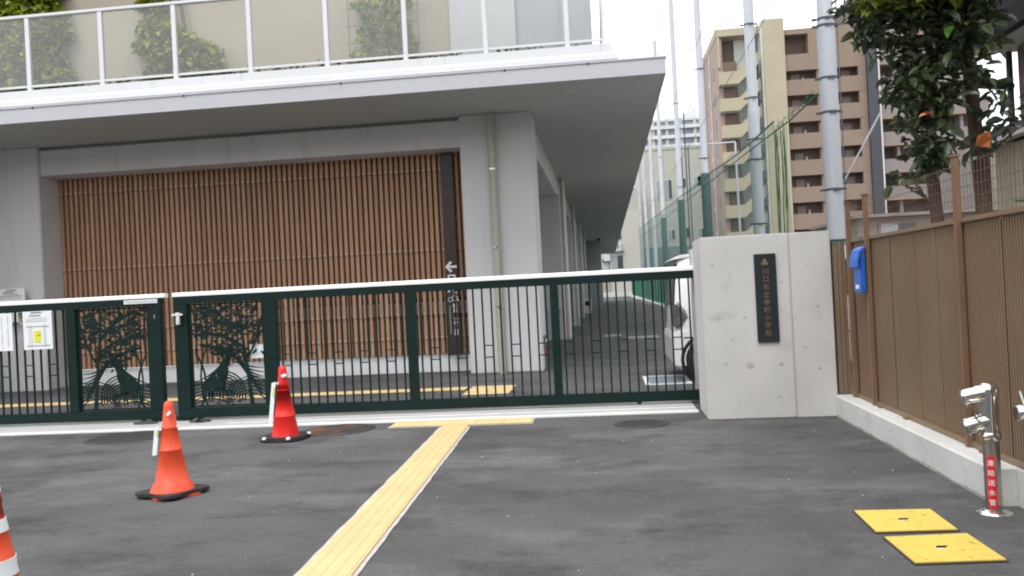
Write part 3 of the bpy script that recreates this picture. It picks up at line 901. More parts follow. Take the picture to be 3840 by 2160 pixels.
for a in (90, 210, 330):
    em.prism([(1.470 + 0.018 * math.cos(math.radians(a)) + 0.016 * math.cos(t * PI / 4), 1.45 + 0.018 * math.sin(math.radians(a)) + 0.016 * math.sin(t * PI / 4)) for t in range(8)], 'y', 8.039 + a * 1e-6, 8.0445)
part('emblem', em, M['gold'], pq)
part('lettering', text_down('川口市立幸町小学校', 0.060, 0.0715, 1.474, 8.0425, 1.368), M['gold'], pq)

# ---------------------------------------------------------------- kerb and brown fence on the right
K = struct('kerb', MB().prism([(2.05, 0), (2.05, 0.188), (2.062, 0.20), (2.30, 0.20), (2.30, 0)], 'y', 4.86, 7.86), M['kerb'])
part('kerb_block', MB().prism([(2.05, 0), (2.05, 0.188), (2.062, 0.20), (2.30, 0.20), (2.30, 0)], 'y', 7.87, 8.06), M['kerb'], K)
part('kerb_block', MB().prism([(2.05, 0), (2.05, 0.188), (2.062, 0.20), (2.30, 0.20), (2.30, 0)], 'y', -2, 4.52), M['kerb'], K)
part('notch_wall', MB().box(2.16, 2.30, 4.523, 4.857, 0, 0.20), M['kerb'], K)
mo = MB()
yy = 4.86
prev = 0.02
while yy < 8.0:
    h = max(0.006, 0.016 + 0.004 * math.sin(yy * 9) + random.uniform(-.004, .004))
    mo.add([(2.0485, yy, 0.003), (2.0485, yy + .08, 0.003), (2.0485, yy + .08, h), (2.0485, yy, prev)], [(0, 1, 2, 3)])
    prev = h; yy += .08
part('moss', mo, M['moss'], K, kind='stuff')
ho = MB()
for (yy, zz, r) in ((5.25, .105, .008), (5.85, .10, .006), (6.0, .105, .006), (6.7, .10, .006), (7.2, .11, .005), (7.5, .08, .005)):
    ho.tube([(2.0475, yy, zz), (2.06, yy, zz)], r, 8)
part('form_hole', ho, M['blot'], K, kind='stuff')

F_ = thing('panel_fence', 'brown corrugated panel fence with posts and wire mesh top on the kerb', 'fence', (2.2, 5.5, 0.2))
def corr(y0, y1):
    mb = MB(); pts = []
    y = y0; k = 0; p = 0.032
    while y < y1 - 1e-6:
        pts += [(2.205, y), (2.205, min(y + p * .45, y1)), (2.217, min(y + p * .5, y1)), (2.217, min(y + p * .95, y1))]
        y += p
    vs = [(a, b, 0.235) for a, b in pts] + [(a, b, 1.58) for a, b in pts]
    n = len(pts)
    mb.add(vs, [(i, i + 1, n + i + 1, n + i) for i in range(n - 1)])
    return mb
ed = [8.05, 7.35, 6.87, 6.35, 5.95, 5.55, 5.0, 4.45, 3.9, 3.35, 2.8, 2.25, 1.7]
for a, b in zip(ed[1:], ed[:-1]):
    part('panel', corr(a + 0.006, b - 0.006), M['brown'], F_)
    part('seam', MB().box(2.200, 2.2045, b - 0.008, b + 0.008, 0.235, 1.575), M['brown'], F_)
part('backing', MB().box(2.222, 2.226, 1.7, 8.05, 0.24, 1.57), M['brown'], F_)
part('top_rail', MB().box(2.185, 2.235, 1.7, 8.05, 1.582, 1.612), M['brown'], F_, 0.004)
part('bottom_rail', MB().box(2.185, 2.235, 1.7, 8.05, 0.205, 0.234), M['brown'], F_)
for yy, zt in ((7.85, 1.93), (7.33, 1.95), (5.50, 1.99), (3.7, 1.99)):
    po = part('post', MB().box(2.158, 2.195, yy - 0.021, yy + 0.021, 0.2, zt), M['brownpost'], F_, 0.004)
    part('post_cap', MB().box(2.151, 2.201, yy - 0.027, yy + 0.027, zt + 0.001, zt + 0.015), M['brownpost'], po)
    for zz in (0.5, 0.95, 1.45): part('bolt', MB().tube([(2.150, yy, zz), (2.160, yy, zz)], 0.006, 6), M['steel'], po)
for yy in (7.9, 7.2, 6.6, 5.3, 4.5): part('foot_clip', MB().box(2.16, 2.184, yy - .03, yy + .03, 0.2005, 0.215), M['brownpost'], F_)
wm = MB()
for zz in (1.66, 1.73, 1.80, 1.87, 1.94): wm.box(2.205, 2.209, 1.7, 7.85, zz, zz + 0.003)
yy = 1.72
while yy < 7.85:
    wm.box(2.2095, 2.2115, yy, yy + 0.0025, 1.61, 1.955); yy += 0.05
part('wire_mesh', wm, M['wire'], F_, kind='stuff')
# return panel between pillar and fence
F2 = thing('side_fence', 'narrow brown sheet panel closing the gap beside the pillar', 'fence', (2.15, 8.1, 0.2))
rp = MB()
xs_ = [2.085, 2.12, 2.125, 2.155, 2.16, 2.24]
rp.box(2.09, 2.13, 8.09, 8.10, 0.215, 1.60); rp.box(2.134, 2.165, 8.082, 8.10, 0.215, 1.60); rp.box(2.169, 2.204, 8.09, 8.10, 0.215, 1.60)
part('sheet', rp, M['brown'], F2)
part('backing', MB().box(2.089, 2.204, 8.102, 8.112, 0.21, 1.60), M['brown'], F2)
part('trim', MB().box(2.072, 2.088, 8.085, 8.11, 0.21, 1.602), M['gap'], F2)
part('top_trim', MB().box(2.072, 2.24, 8.081, 8.115, 1.603, 1.63), M['fencedark'], F2)

# blue letter box on the fence
MBX = thing('post_box', 'blue plastic letter box with flap hanging on the brown fence', 'letter box', (2.12, 7.6, 1.15))
part('body', MB().prism([(7.30, 1.14), (7.51, 1.14), (7.51, 1.48), (7.30, 1.48)], 'x', 2.105, 2.148), M['blue'], MBX, 0.008)
part('flap', MB().prism([(2.075, 1.355), (2.09, 1.35), (2.093, 1.41), (2.112, 1.482), (2.148, 1.50), (2.148, 1.53), (2.105, 1.50), (2.080, 1.42)], 'y', 7.285, 7.525), M['blue'], MBX, 0.004)
part('label', MB().box(2.101, 2.104, 7.36, 7.45, 1.175, 1.21), M['paper'], MBX)
part('hanger', MB().tube([(2.14, 7.45, 1.56), (2.17, 7.45, 1.62)], 0.004, 5), M['rope'], MBX)

# ---------------------------------------------------------------- standpipes
def standpipe(x, y, label, mirror=1, heads=True):
    t = thing('standpipe', label, 'fire standpipe', (x, y, 0), 'fire standpipes by the kerb')
    part('flange', MB().lathe([(0.088, 0.0), (0.088, 0.006), (0.060, 0.014), (0.046, 0.02)], x, y, 28), M['chrome'], t)
    part('pipe', MB().lathe([(0.041, 0.012), (0.041, 0.40)], x, y, 28), M['hose'], t)
    part('collar', MB().lathe([(0.044, 0.385), (0.052, 0.395), (0.052, 0.415), (0.046, 0.43)], x, y, 24), M['chrome'], t)
    part('riser', MB().lathe([(.045, .425), (.045, .50), (.046, .60), (.050, .625), (.050, .655), (.042, .678), (.025, .690), (.004, .693)], x, y, 28), M['chrome'], t)
    for (z0, z1, L, nm) in ((0.640, 0.615, 0.128, 'outlet'), (0.490, 0.435, 0.122, 'outlet')) if heads else ():
        d = Vector((-0.97 * mirror, 0.16, -0.20 if z0 > .6 else -.28)).normalized()
        s0 = Vector((x, y, z0))
        o = part(nm, MB().tube([s0, s0 + d * L * .45, s0 + d * L * .5, s0 + d * L * .95, s0 + d * L], [.046, .045, .041, .041, .040], 24), M['chrome'], t)
        part('ring', MB().tube([s0 + d * L * .90, s0 + d * L * 1.0], .0445, 24), M['chrome'], o)
        part('dark_mouth', MB().tube([s0 + d * L * 1.003, s0 + d * (L + .006)], .033, 18), M['hose'], o)
        part('lug', MB().tube([s0 + d * L * .8 + Vector((0, 0, -.04)), s0 + d * L * .8 + Vector((0, 0, -.06))], .007, 8), M['chrome'], o)
    # chains: little links
    ch = MB()
    def chain(p0, p1, sag, n):
        p0 = Vector(p0); p1 = Vector(p1)
        for k in range(n):
            t_ = k / (n - 1)
            p = p0.lerp(p1, t_) + Vector((0, 0, -sag * 4 * t_ * (1 - t_)))
            ch.box(p.x - .003, p.x + .003, p.y - .003, p.y + .003, p.z - .004, p.z + .003)
    chain((x - .115 * mirror, y - .05, .60), (x - .075 * mirror, y - .06, .49), .02, 16)
    chain((x - .11 * mirror, y - .05, .59), (x - .03 * mirror, y - .06, .56), .05, 14)
    chain((x - .11 * mirror, y - .05, .41), (x - .05 * mirror, y - .06, .41), .04, 12)
    part('chain', ch, M['chrome'], t, kind='stuff') if heads else None
    # label sticker round the pipe, centred on the side facing the road
    a0, a1 = math.radians(-150), math.radians(-92)
    lb = MB()
    vs = []
    for k in range(9):
        a = a0 + (a1 - a0) * k / 8
        for zz in (0.03, 0.305): vs.append((x + .0425 * math.cos(a), y + .0425 * math.sin(a), zz))
    lb.add(vs, [(2 * k, 2 * k + 2, 2 * k + 3, 2 * k + 1) for k in range(8)], True)
    part('red_label', lb, M['redlabel'], t)
    tx = MB()
    am = (a0 + a1) / 2
    nrm = Vector((math.cos(am), math.sin(am), 0)); tan = Vector((-math.sin(am), math.cos(am), 0))
    for i, chh in enumerate('連結送水管'):
        vs, fs = glyphs(chh, 0.034, 0.0005)
        tx.add([tuple(Vector((x, y, 0.272 - i * 0.052)) + nrm * (.0438 + c) + tan * a_ + Vector((0, 0, b_))) for a_, b_, c in vs], fs)
    part('lettering', tx, M['ink'], t)
    # orange sticker edge
    og = MB(); vs = []
    for k in range(4):
        a = math.radians(-90 + k * 8)
        for zz in (0.05, 0.14): vs.append((x + .0424 * math.cos(a), y + .0424 * math.sin(a), zz))
    og.add(vs, [(2 * k, 2 * k + 2, 2 * k + 3, 2 * k + 1) for k in range(3)], True)
    part('orange_sticker', og, M['edge'], t)
    return t
standpipe(1.985, 4.74, 'polished steel twin-outlet standpipe with red label standing at the kerb notch')
sp2 = standpipe(2.245, 4.62, 'second steel standpipe at the right picture edge, its outlet pointing left', heads=False)
for o in list(sp2.children):     # its lower head, turned towards the first standpipe
    if o.name.startswith('outlet') and o.location.z == 0: pass
cf = MB().tube([(2.225, 4.60, 0.57), (2.13, 4.60, 0.555), (2.125, 4.60, 0.555), (2.06, 4.60, 0.545), (2.055, 4.60, 0.545)], [.03, .03, .04, .04, .034], 20)
part('side_outlet', cf, M['chrome'], sp2)
chn = MB()
for k in range(34):
    t_ = k / 33
    px_, pz_ = 2.07 + .115 * t_, 0.515 - 4 * .19 * t_ * (1 - t_)
    chn.box(px_ - .003, px_ + .003, 4.555, 4.561, pz_ - .004, pz_ + .004)
part('chain', chn, M['chrome'], sp2, kind='stuff')
part('tie', MB().tube([(2.075, 4.59, .66), (2.09, 4.57, .575)], .005, 6), M['paper'], sp2)
part('tie', MB().tube([(2.115, 4.57, .49), (2.125, 4.565, .42)], .005, 6), M['paper'], sp2)

# ---------------------------------------------------------------- covers on the road
def yellow_cover(pts, label):
    cx = sum(p[0] for p in pts) / 4; cy = sum(p[1] for p in pts) / 4
    t = thing('hydrant_cover', label, 'cover', (cx, cy, 0), 'yellow hydrant covers')
    big = [(cx + (p[0] - cx) * 1.035, cy + (p[1] - cy) * 1.05) for p in pts]
    part('frame', MB().prism(big, 'z', 0.0, 0.006), M['platefrm'], t)
    part('plate', MB().prism(pts, 'z', 0.0065, 0.013), M['plate'], t, 0.002)
    mb = MB()
    for k in range(3):
        mb.box(cx - .032 + k * .006, cx + .010 + k * .008, cy - .012 + k * .010, cy - .006 + k * .010, 0.0135, 0.016)
    part('handle_slot', mb, M['gap'], t)
    part('slot_rim', MB().box(cx - .036, cx + .004, cy - .024, cy - .017, 0.0135, 0.015), M['paper'], t)
yellow_cover([(1.278, 4.40), (1.672, 4.415), (1.682, 4.80), (1.285, 4.80)], 'yellow square cover nearer the gate, beside the standpipe')
yellow_cover([(1.298, 3.92), (1.692, 3.945), (1.688, 4.345), (1.290, 4.31)], 'yellow square cover nearest the viewer on the asphalt')
def manhole(x, y, r, m, label):
    t = thing('manhole', label, 'manhole cover', (x, y, 0), 'round manhole covers')
    part('frame', MB().lathe([(r, 0.0), (r, 0.005), (r - .03, 0.006)], x, y, 36), M['iron'], t)
    part('cover', MB().lathe([(r - .035, 0.004), (r - .035, 0.009), (r - .045, 0.010)], x, y, 36), m, t)
    st = MB()
    for q in range(-4, 5):
        w = math.sqrt(max(0, (r - .06) ** 2 - (q * r / 5) ** 2))
        if w > .03: st.box(x - w, x + w, y + q * r / 5 - .006, y + q * r / 5 + .006, .0103, .013)
    part('rib', st, m, t)
manhole(-4.95, 8.2, 0.40, M['iron'], 'dark manhole cover behind the orange cone')
manhole(-2.72, 8.25, 0.36, M['rust'], 'rust-stained manhole cover left of the tactile path')
manhole(0.27, 8.0, 0.26, M['iron'], 'small dark manhole cover in front of the pillar')
gr = thing('drain_grating', 'pale framed grating in the yard beside the white car', 'grating', (0.75, 11.6, 0), 'yard covers')
part('frame', MB().box(.45, 1.05, 11.08, 11.14, 0, .008).box(.45, 1.05, 12.06, 12.12, 0, .008).box(.45, .51, 11.141, 12.059, 0, .008).box(.99, 1.05, 11.141, 12.059, 0, .008), M['steelrail'], gr)
part('grate', MB().box(.511, .989, 11.141, 12.059, 0, .006), M['fargrey'], gr)
for (x0, x1, y0, y1, lab) in ((-.1, .35, 22.3, 22.9, 'worn white cover frame far down the drive, left one'), (.45, 1.25, 21.0, 21.6, 'worn white cover frame far down the drive, right one')):
    solo('cover_frame', MB().box(x0, x1, y0, y0 + .08, 0, .006).box(x0, x1, y1 - .08, y1, 0, .006), M['steelrail'], lab, 'cover', 'yard covers')

# ---------------------------------------------------------------- cones
def cone_profile(h, flare=True):
    q = h / .7
    top = [(0.0745, .33 * q), (0.079, .336 * q), (0.078, .346 * q), (0.0715, .352 * q), (0.052, .495 * q), (0.056, .501 * q), (0.0545, .511 * q), (0.049, .517 * q), (0.033, .655 * q), (0.028, .69 * q), (0.016, h)]
    if flare:
        return [(0.150, 0.028), (0.150, 0.042), (0.140, 0.050), (0.140, 0.064), (0.129, 0.070), (0.129, 0.084), (0.112, 0.095)] + top
    return [(0.134, 0.028), (0.126, 0.06), (0.100, .215 * q), (0.104, .222 * q), (0.103, .230 * q), (0.098, .236 * q)] + [(r + .002, z) for r, z in top[4:5]] + [(0.064, .47 * q), (0.050, .55 * q), (0.038, .655 * q), (0.034, .69 * q), (0.018, h)]
def cone(x, y, h, m, label, base, tagpos=None, lean=0.0):
    t = thing('traffic_cone', label, 'traffic cone', (x, y, 0), 'traffic cones')
    body = MB().lathe(cone_profile(h, base == 'mat'), x, y, 40)
    b = part('cone', body, m, t)
    if base == 'mat':
        part('foot', MB().prism([(x + .205 * math.cos(a * PI / 180), y + .185 * math.sin(a * PI / 180)) for a in (-8, 4, 82, 94, 172, 184, 262, 274)], 'z', 0.003, 0.016), m, t)
        mb = MB()
        pts = []
        for k in range(20):
            a = k / 20 * 2 * PI
            r = 0.165 + 0.075 * abs(math.cos(2 * (a - .38))) ** 2
            pts.append((x + r * math.cos(a) * 1.04, y + r * math.sin(a)))
        mb.prism(pts, 'z', 0.0165, 0.040)
        part('weight_mat', mb, M['rubber'], t, 0.004)
    else:
        part('foot', MB().box(x - .165, x + .165, y - .165, y + .165, 0.004, 0.027), m, t, 0.006)
        mb = MB()
        pts = []
        for k in range(28):
            a = k / 28 * 2 * PI
            c_, s_ = math.cos(a), math.sin(a)
            pts.append((x + .215 * math.copysign(abs(c_) ** .55, c_), y + .20 * math.copysign(abs(s_) ** .55, s_)))
        mb.prism(pts, 'z', 0.001, 0.04)
        part('weight', mb, M['rubber'], t, 0.008)
        for (dx, dy) in ((.105, -.205), (-.14, -.175), (.2, .08)):
            part('reflector', MB().lathe([(.02, 0.028), (.022, .038), (.015, .05)], x + dx, y + dy, 12), M['paper'], t)
    return t
def hung_sheet(x, y, z0, z1, slope, lab, group):
    # x, z1: upper right corner beside the cone; the sheet slants outward as it hangs
    t = thing('paper_sheet', lab, 'paper sign', (x, y, z0), group)
    W_ = .062
    def P(u, v, d=0):
        z = z1 + (z0 - z1) * v
        return (x - W_ * u - slope * (z1 - z), y - .01 + .05 * u - d, z - .012 * u)
    mb = MB(); n = 6
    f_, b_ = [], []
    for k in range(n + 1):
        f_ += [P(0, k / n), P(1, k / n)]; b_ += [P(0, k / n, -.004), P(1, k / n, -.004)]
    mb.add(f_ + b_, [(2 * k, 2 * k + 1, 2 * k + 3, 2 * k + 2) for k in range(n)] + [(2 * n + 2 + 2 * k + 2, 2 * n + 2 + 2 * k + 3, 2 * n + 2 + 2 * k + 1, 2 * n + 2 + 2 * k) for k in range(n)])
    part('sheet', mb, M['paper'], t)
    part('coloured_print', MB().add([P(.02, .12, .002), P(.45, .12, .002), P(.45, .36, .002), P(.02, .36, .002)], [(0, 1, 2, 3)]), M['lime'], t)
    return t
c2 = cone(-3.105, 7.80, 0.70, M['conered'], 'bright red cone on a black weight in front of the right gate', 'weight')
part('white_tape', MB().tube([(-3.105 + .012, 7.742, .60), (-3.105 + .055, 7.755, .612)], .018, 8), M['paper'], c2)
part('white_tape', MB().tube([(-3.16, 7.755, .535), (-3.13, 7.735, .54)], .012, 8), M['paper'], c2)
part('string', MB().lathe([(0.0665, .47), (0.0665, .478)], -3.105, 7.80, 30), M['conered'], c2)
hung_sheet(-3.148, 7.74, 0.165, 0.555, .13, 'white sheet hanging on the left of the bright red cone', 'paper sheets on the cones')
c1 = cone(-3.075, 5.62, 0.655, M['coneor'], 'faded orange cone on a black mat nearest the left gate gap', 'mat')
part('white_mark', MB().tube([(-3.075 + .02, 5.565, .56), (-3.075 + .036, 5.578, .585)], .012, 8), M['paper'], c1)
part('white_dot', MB().tube([(-3.0, 5.60, .475), (-2.998, 5.60, .485)], .012, 8), M['paper'], c1)
hung_sheet(-3.118, 5.57, 0.29, 0.49, .14, 'white sheet tied to the left of the orange cone', 'paper sheets on the cones')
cx3, cy3 = -2.795, 3.5
c3 = cone(cx3, cy3, 0.70, M['coneor'], 'orange cone with white bands cut off by the left picture edge', 'weight')
def rad_at(z, h=.7):
    pr_ = cone_profile(h, False)
    for (r0, z0), (r1, z1) in zip(pr_[:-1], pr_[1:]):
        if z0 <= z <= z1 and z1 > z0: return r0 + (r1 - r0) * (z - z0) / (z1 - z0)
    return .1
for (za, zb) in ((.15, .225), (.345, .40), (.52, .58)):
    part('white_band', MB().lathe([(rad_at(za) + .004, za), (rad_at((za + zb) / 2) + .004, (za + zb) / 2), (rad_at(zb) + .004, zb)], cx3, cy3, 40), M['paper'], c3)

# ---------------------------------------------------------------- garden taps on the building side
tp = thing('garden_tap', 'grey double tap with red handle on the side of the front column', 'tap', (-1.0, 13.8, 0.2))
part('pipe', MB().tube([(-1.03, 13.85, 0.0), (-1.03, 13.85, .5)], .016, 8), M['faucet'], tp)
part('spout', MB().tube([(-1.03, 13.84, .40), (-1.0, 13.76, .41), (-.98, 13.72, .38)], .02, 8), M['steel'], tp)
part('handle', MB().box(-1.06, -.97, 13.78, 13.84, .5, .56), M['faucet'], tp, .008)
part('valve', MB().lathe([(.03, .43), (.035, .46), (.02, .49)], -1.0, 13.8, 12), M['steel'], tp)
part('red_handle', MB().box(-1.03, -.985, 13.77, 13.80, .27, .31), M['redcap'], tp)
tp = thing('garden_tap', 'dark tap low on the second bay of the building side', 'tap', (-1.3, 21.5, 0))
part('pipe', MB().tube([(-1.25, 21.45, 0.0), (-1.25, 21.45, .7)], .02, 6), M['faucet'], tp)
part('handle', MB().box(-1.33, -1.17, 21.38, 21.5, .66, .78), M['faucet'], tp)
sbx = thing('outdoor_unit', 'small white box at the foot of the far building side', 'box', (-.95, 42.9, 0))
part('case', MB().box(-1.2, -.75, 42.7, 43.0, 0, .75), M['white'], sbx)
part('fan', MB().tube([(-.95, 42.69, .5), (-.95, 42.699, .5)], .13, 12), M['gap'], sbx)
sc_ = thing('soffit_camera', 'small dark dome camera under the far soffit', 'camera', (-.27, 50, 4.1))
part('dome', MB().lathe([(.03, 4.0), (.08, 4.05), (.09, 4.1), (.05, 4.168)], -.27, 50, 10), M['gap'], sc_)

# ---------------------------------------------------------------- white car behind the gate
V = thing('parked_car', 'white boxy car parked behind the gate and pillar, rear end showing', 'car', (2.6, 11.9, 0))
x0, yn, yf = 0.86, 11.22, 12.80
def car_body():
    # sections along x: (x, zb, zt, y inset)
    secs = [(x0 + .00, .30, .62, .10), (x0 + .02, .22, .95, .05), (x0 + .05, .18, 1.30, .03), (x0 + .10, .18, 1.60, .02), (x0 + .22, .18, 1.66, .0),
            (x0 + 2.3, .18, 1.68, 0), (x0 + 2.75, .18, 1.58, .01), (x0 + 3.05, .18, 1.02, .02), (x0 + 3.35, .20, .90, .06), (x0 + 3.4, .30, .70, .12)]
    mb = MB(); n = 0; vs = []
    for (x, zb, zt, i) in secs:
        a, b = yn + i, yf - i
        h = zt - zb
        r = min(.10, h * .3); tum = 0.09 * max(0, (zt - .9) / .75)
        ring = [(a + .03, zb), (a, zb + .08), (a, zb + h * .45), (a + tum * .5, zb + h * .72), (a + tum, zt - r), (a + tum + .06, zt - .02), (a + tum + .22, zt),
                (b - tum - .22, zt), (b - tum - .06, zt - .02), (b - tum, zt - r), (b - tum * .5, zb + h * .72), (b, zb + h * .45), (b, zb + .08), (b - .03, zb)]
        n = len(ring)
        vs += [(x, y_, z_) for y_, z_ in ring]
    fs = [(i * n + k, i * n + (k + 1) % n, (i + 1) * n + (k + 1) % n, (i + 1) * n + k) for i in range(len(secs) - 1) for k in range(n)]
    mb.add(vs, fs, True)
    mb.add(vs[:n], [tuple(range(n - 1, -1, -1))]); mb.add(vs[-n:], [tuple(range(n))])
    return mb
part('body', car_body(), M['carwhite'], V)
part('roof_spoiler', MB().prism([(x0 + .0, 1.60), (x0 + .12, 1.665), (x0 + .5, 1.70), (x0 + .5, 1.66), (x0 + .12, 1.615)], 'y', yn + .12, yf - .12), M['carwhite'], V, .006)
part('rear_window', MB().prism([(x0 + .035, 1.0), (x0 + .075, 1.55), (x0 + .06, 1.55), (x0 + .005, 1.0)], 'y', yn + .15, yf - .15), M['carglass'], V)
lampm = MB().prism([(x0 - .008, 1.0), (x0 + .05, 1.03), (x0 + .12, .93), (x0 + .17, .84), (x0 + .10, .76), (x0 + .04, .70), (x0 - .006, .74)], 'y', yn - .008, yn + .14)
part('tail_lamp', lampm, M['lamp'], V, .003)
lampm = MB().prism([(x0 - .008, 1.0), (x0 + .05, 1.03), (x0 + .12, .93), (x0 + .17, .84), (x0 + .10, .76), (x0 + .04, .70), (x0 - .006, .74)], 'y', yf - .14, yf + .008)
part('tail_lamp', lampm, M['lamp'], V, .003)
part('lamp_trim', MB().prism([(x0 + .04, 1.05), (x0 + .06, 1.05), (x0 + .145, .95), (x0 + .19, .85), (x0 + .175, .85), (x0 + .125, .945)], 'y', yn - .009, yn + .01), M['chrome'], V)
part('bumper', MB().prism([(x0 - .03, .25), (x0 - .035, .60), (x0 + .02, .68), (x0 + .25, .68), (x0 + .15, .20), (x0 + .02, .20)], 'y', yn - .004, yf + .004), M['carwhite'], V, .02)
part('side_crease', MB().box(x0 + .12, x0 + 2.9, yn - .009, yn - .001, .575, .590), M['gap'], V)
part('side_window', MB().prism([(x0 + .55, 1.02), (x0 + .52, 1.48), (x0 + 2.35, 1.50), (x0 + 2.75, 1.05)], 'y', yn + .005, yn + .03), M['carglass'], V)
for xx in (x0 + .40, x0 + 2.85):
    for (ya_, yb_) in ((yn - .006, yn + .17), (yf - .17, yf + .006)):
        w = part('wheel', MB().tube([(xx, ya_, .29), (xx, ya_ + .02, .29), (xx, yb_ - .02, .29), (xx, yb_, .29)], [.27, .29, .29, .27], 28), M['tyre'], V)
        yy_ = ya_ - .004 if ya_ < 12 else yb_ - .004
        part('rim', MB().tube([(xx, yy_, .29), (xx, yy_ + .008, .29)], .19, 24), M['alloy'], w)
        hb = MB()
        for k in range(6):
            a = k * PI / 3
            hb.tube([(xx + .08 * math.cos(a), yy_ - .003, .29 + .08 * math.sin(a)), (xx + .15 * math.cos(a), yy_ - .003, .29 + .15 * math.sin(a))], .022, 6)
        part('rim_hole', hb, M['tyre'], w)
part('wheel_arch', MB().prism([(x0 + .40 + r_ * math.cos(a * PI / 12), .29 + r_ * math.sin(a * PI / 12)) for r_, seq in ((.335, range(-2, 15)), (.29, range(14, -3, -1))) for a in seq], 'y', yn - .007, yn + .02), M['gap'], V)

# ---------------------------------------------------------------- net poles, net, far fence
poles = [(4.59, 17.4, [6.36, 5.18, 4.5, 2.97, 6.22, 8.2]), (4.6, 25.7, [6.63, 5.4, 4.8, 2.9, 8.8]), (4.68, 38.7, [10.8, 6.8, 5.1, 3.4]),
         (4.72, 51.5, [12, 7.0, 5.1]), (4.68, 66, [11, 6.5]), (4.72, 79, [9]), (4.72, 93, [10]), (4.72, 105, [10])]
names = ['thick galvanised net pole nearest, right behind the concrete pillar', 'second galvanised net pole, rising behind the left part of the pillar',
         'third net pole with dark green sleeve', 'fourth net pole, left of the sleeved third one', 'fifth net pole, its tip showing above the roof corner', 'sixth net pole beside the soffit edge', 'seventh net pole far down the drive', 'farthest thin net pole']
for i, ((x, y, bands), lab) in enumerate(zip(poles, names)):
    t = thing('net_pole', lab, 'pole', (x, y, 0), 'galvanised net poles')
    top = 20.0 if i == 4 else 22.0
    jz = 6.3 if i < 4 else 7
    part('shaft', MB().lathe([(.175, 0), (.172, jz - .15), (.165, jz), (.150, jz + .05), (.140, top)], x, y, 20), M['pole'], t)
    for zz in bands:
        b = part('clamp', MB().lathe([(.178 if zz < jz else .158, zz), (.178 if zz < jz else .158, zz + .045)], x, y, 14), M['band'], t)
        if i < 3:
            part('clamp_bolt', MB().box(x - .26, x - .17, y - .03, y + .03, zz, zz + .04).box(x + .165, x + .23, y - .05, y + .0, zz + .005, zz + .05).box(x - .06, x + .1, y - .2, y - .175, zz - .01, zz + .03), M['band'], b)
    if 2 <= i <= 4:
        part('sleeve', MB().lathe([(.20, 1.5), (.20, 5.9 + i * .12)], x, y, 14), M['sleeve'], t)
    part('cable', MB().tube([(x + .19, y - .1, 2), (x + .20, y - .1, 12)], .012, 5), M['wirec'], t)
N = thing('safety_net', 'green sports net hung along the row of galvanised poles', 'net', (4.4, 40, 2))
def topz(y): return 5.25 + (y - 22) * .0355
ns = MB()
ys = [22 + k * 1.0 for k in range(84)]
for a, b in zip(ys[:-1], ys[1:]):
    xa, xb = 4.40 + .05 * math.sin(a * 2.1), 4.40 + .05 * math.sin(b * 2.1)
    ns.add([(xa, a, 1.9), (xb, b, 1.9), (xb, b, topz(b)), (xa, a, topz(a))], [(0, 1, 2, 3)])
part('netting', ns, M['net'], N)
part('rope', MB().tube([(4.42, y_, topz(y_) - .12 * math.sin(PI * ((y_ - 22) % 13) / 13)) for y_ in ys[::3]], .022, 5), M['rope'], N)
part('rope', MB().tube([(4.42, 17.6, 4.95), (4.42, 20, 4.92), (4.42, 25.7, 5.1), (4.42, 38.7, 5.42), (4.42, 60, 5.9), (4.42, 105, 7)], .018, 5), M['rope'], N)
bn = MB()
for k in range(26):
    xx, yy = 4.38 + random.uniform(0, .28), 21.7 + random.uniform(-.15, .3)
    zz = 5.1 + random.uniform(-.25, .15)
    bn.tube([(xx, yy, zz), (xx + random.uniform(-.04, .04), yy, 4.2), (xx + random.uniform(-.05, .05), yy, 1.8)], random.uniform(.003, .009), 4)
part('gathered_net', bn, M['rope'], N)
dr = MB()
for k in range(26):
    yy = 17.8 + k * .155
    dr.tube([(4.42, yy, 4.98 + .15 * abs(math.sin(k * .9))), (4.43, yy + .08, 4.9 + .22 * abs(math.sin(k * .9 + 1)))], .008, 4)
part('lacing', dr, M['rope'], N)
# cables running along the poles
for (za, zb, lab) in ((8.1, 8.6, 'thin dark cable running along the poles above the net'), (11.5, 12.5, 'higher thin cable running along the poles')):
    solo('cable', MB().tube([(4.5, 17.4, za), (4.52, 40, (za + zb) / 2 - .2), (4.55, 105, zb)], .012, 4), M['wirec'], lab, 'cable', 'cables along the poles')
solo('guy_wire', MB().tube([(4.95, 18, 3.2), (5.74, 18, 4.56)], .02, 5), M['pole'], 'slanting pale stay running up to the right from the nearest pole', 'stay')
lp = thing('bent_pipe', 'pale pipe post with a horizontal arm between the poles', 'post', (7.07, 45, 0))
part('post', MB().tube([(7.1, 45, 0), (7.05, 45, 8.45)], .055, 8), M['pole'], lp)
part('arm', MB().tube([(7.06, 45, 8.47), (5.0, 45, 8.42)], .045, 8), M['pole'], lp)
for (x, z, lab) in ((5.99, 13.1, 'tallest thin dark mast between the third and fourth poles'), (6.18, 10.8, 'short thin mast just right of the tallest one'), (5.69, 10.0, 'short thin mast just left of the tallest one')):
    solo('mast', MB().tube([(x, 60, 0), (x, 60, z)], .05, 6), M['band'], lab, 'mast', 'thin masts')
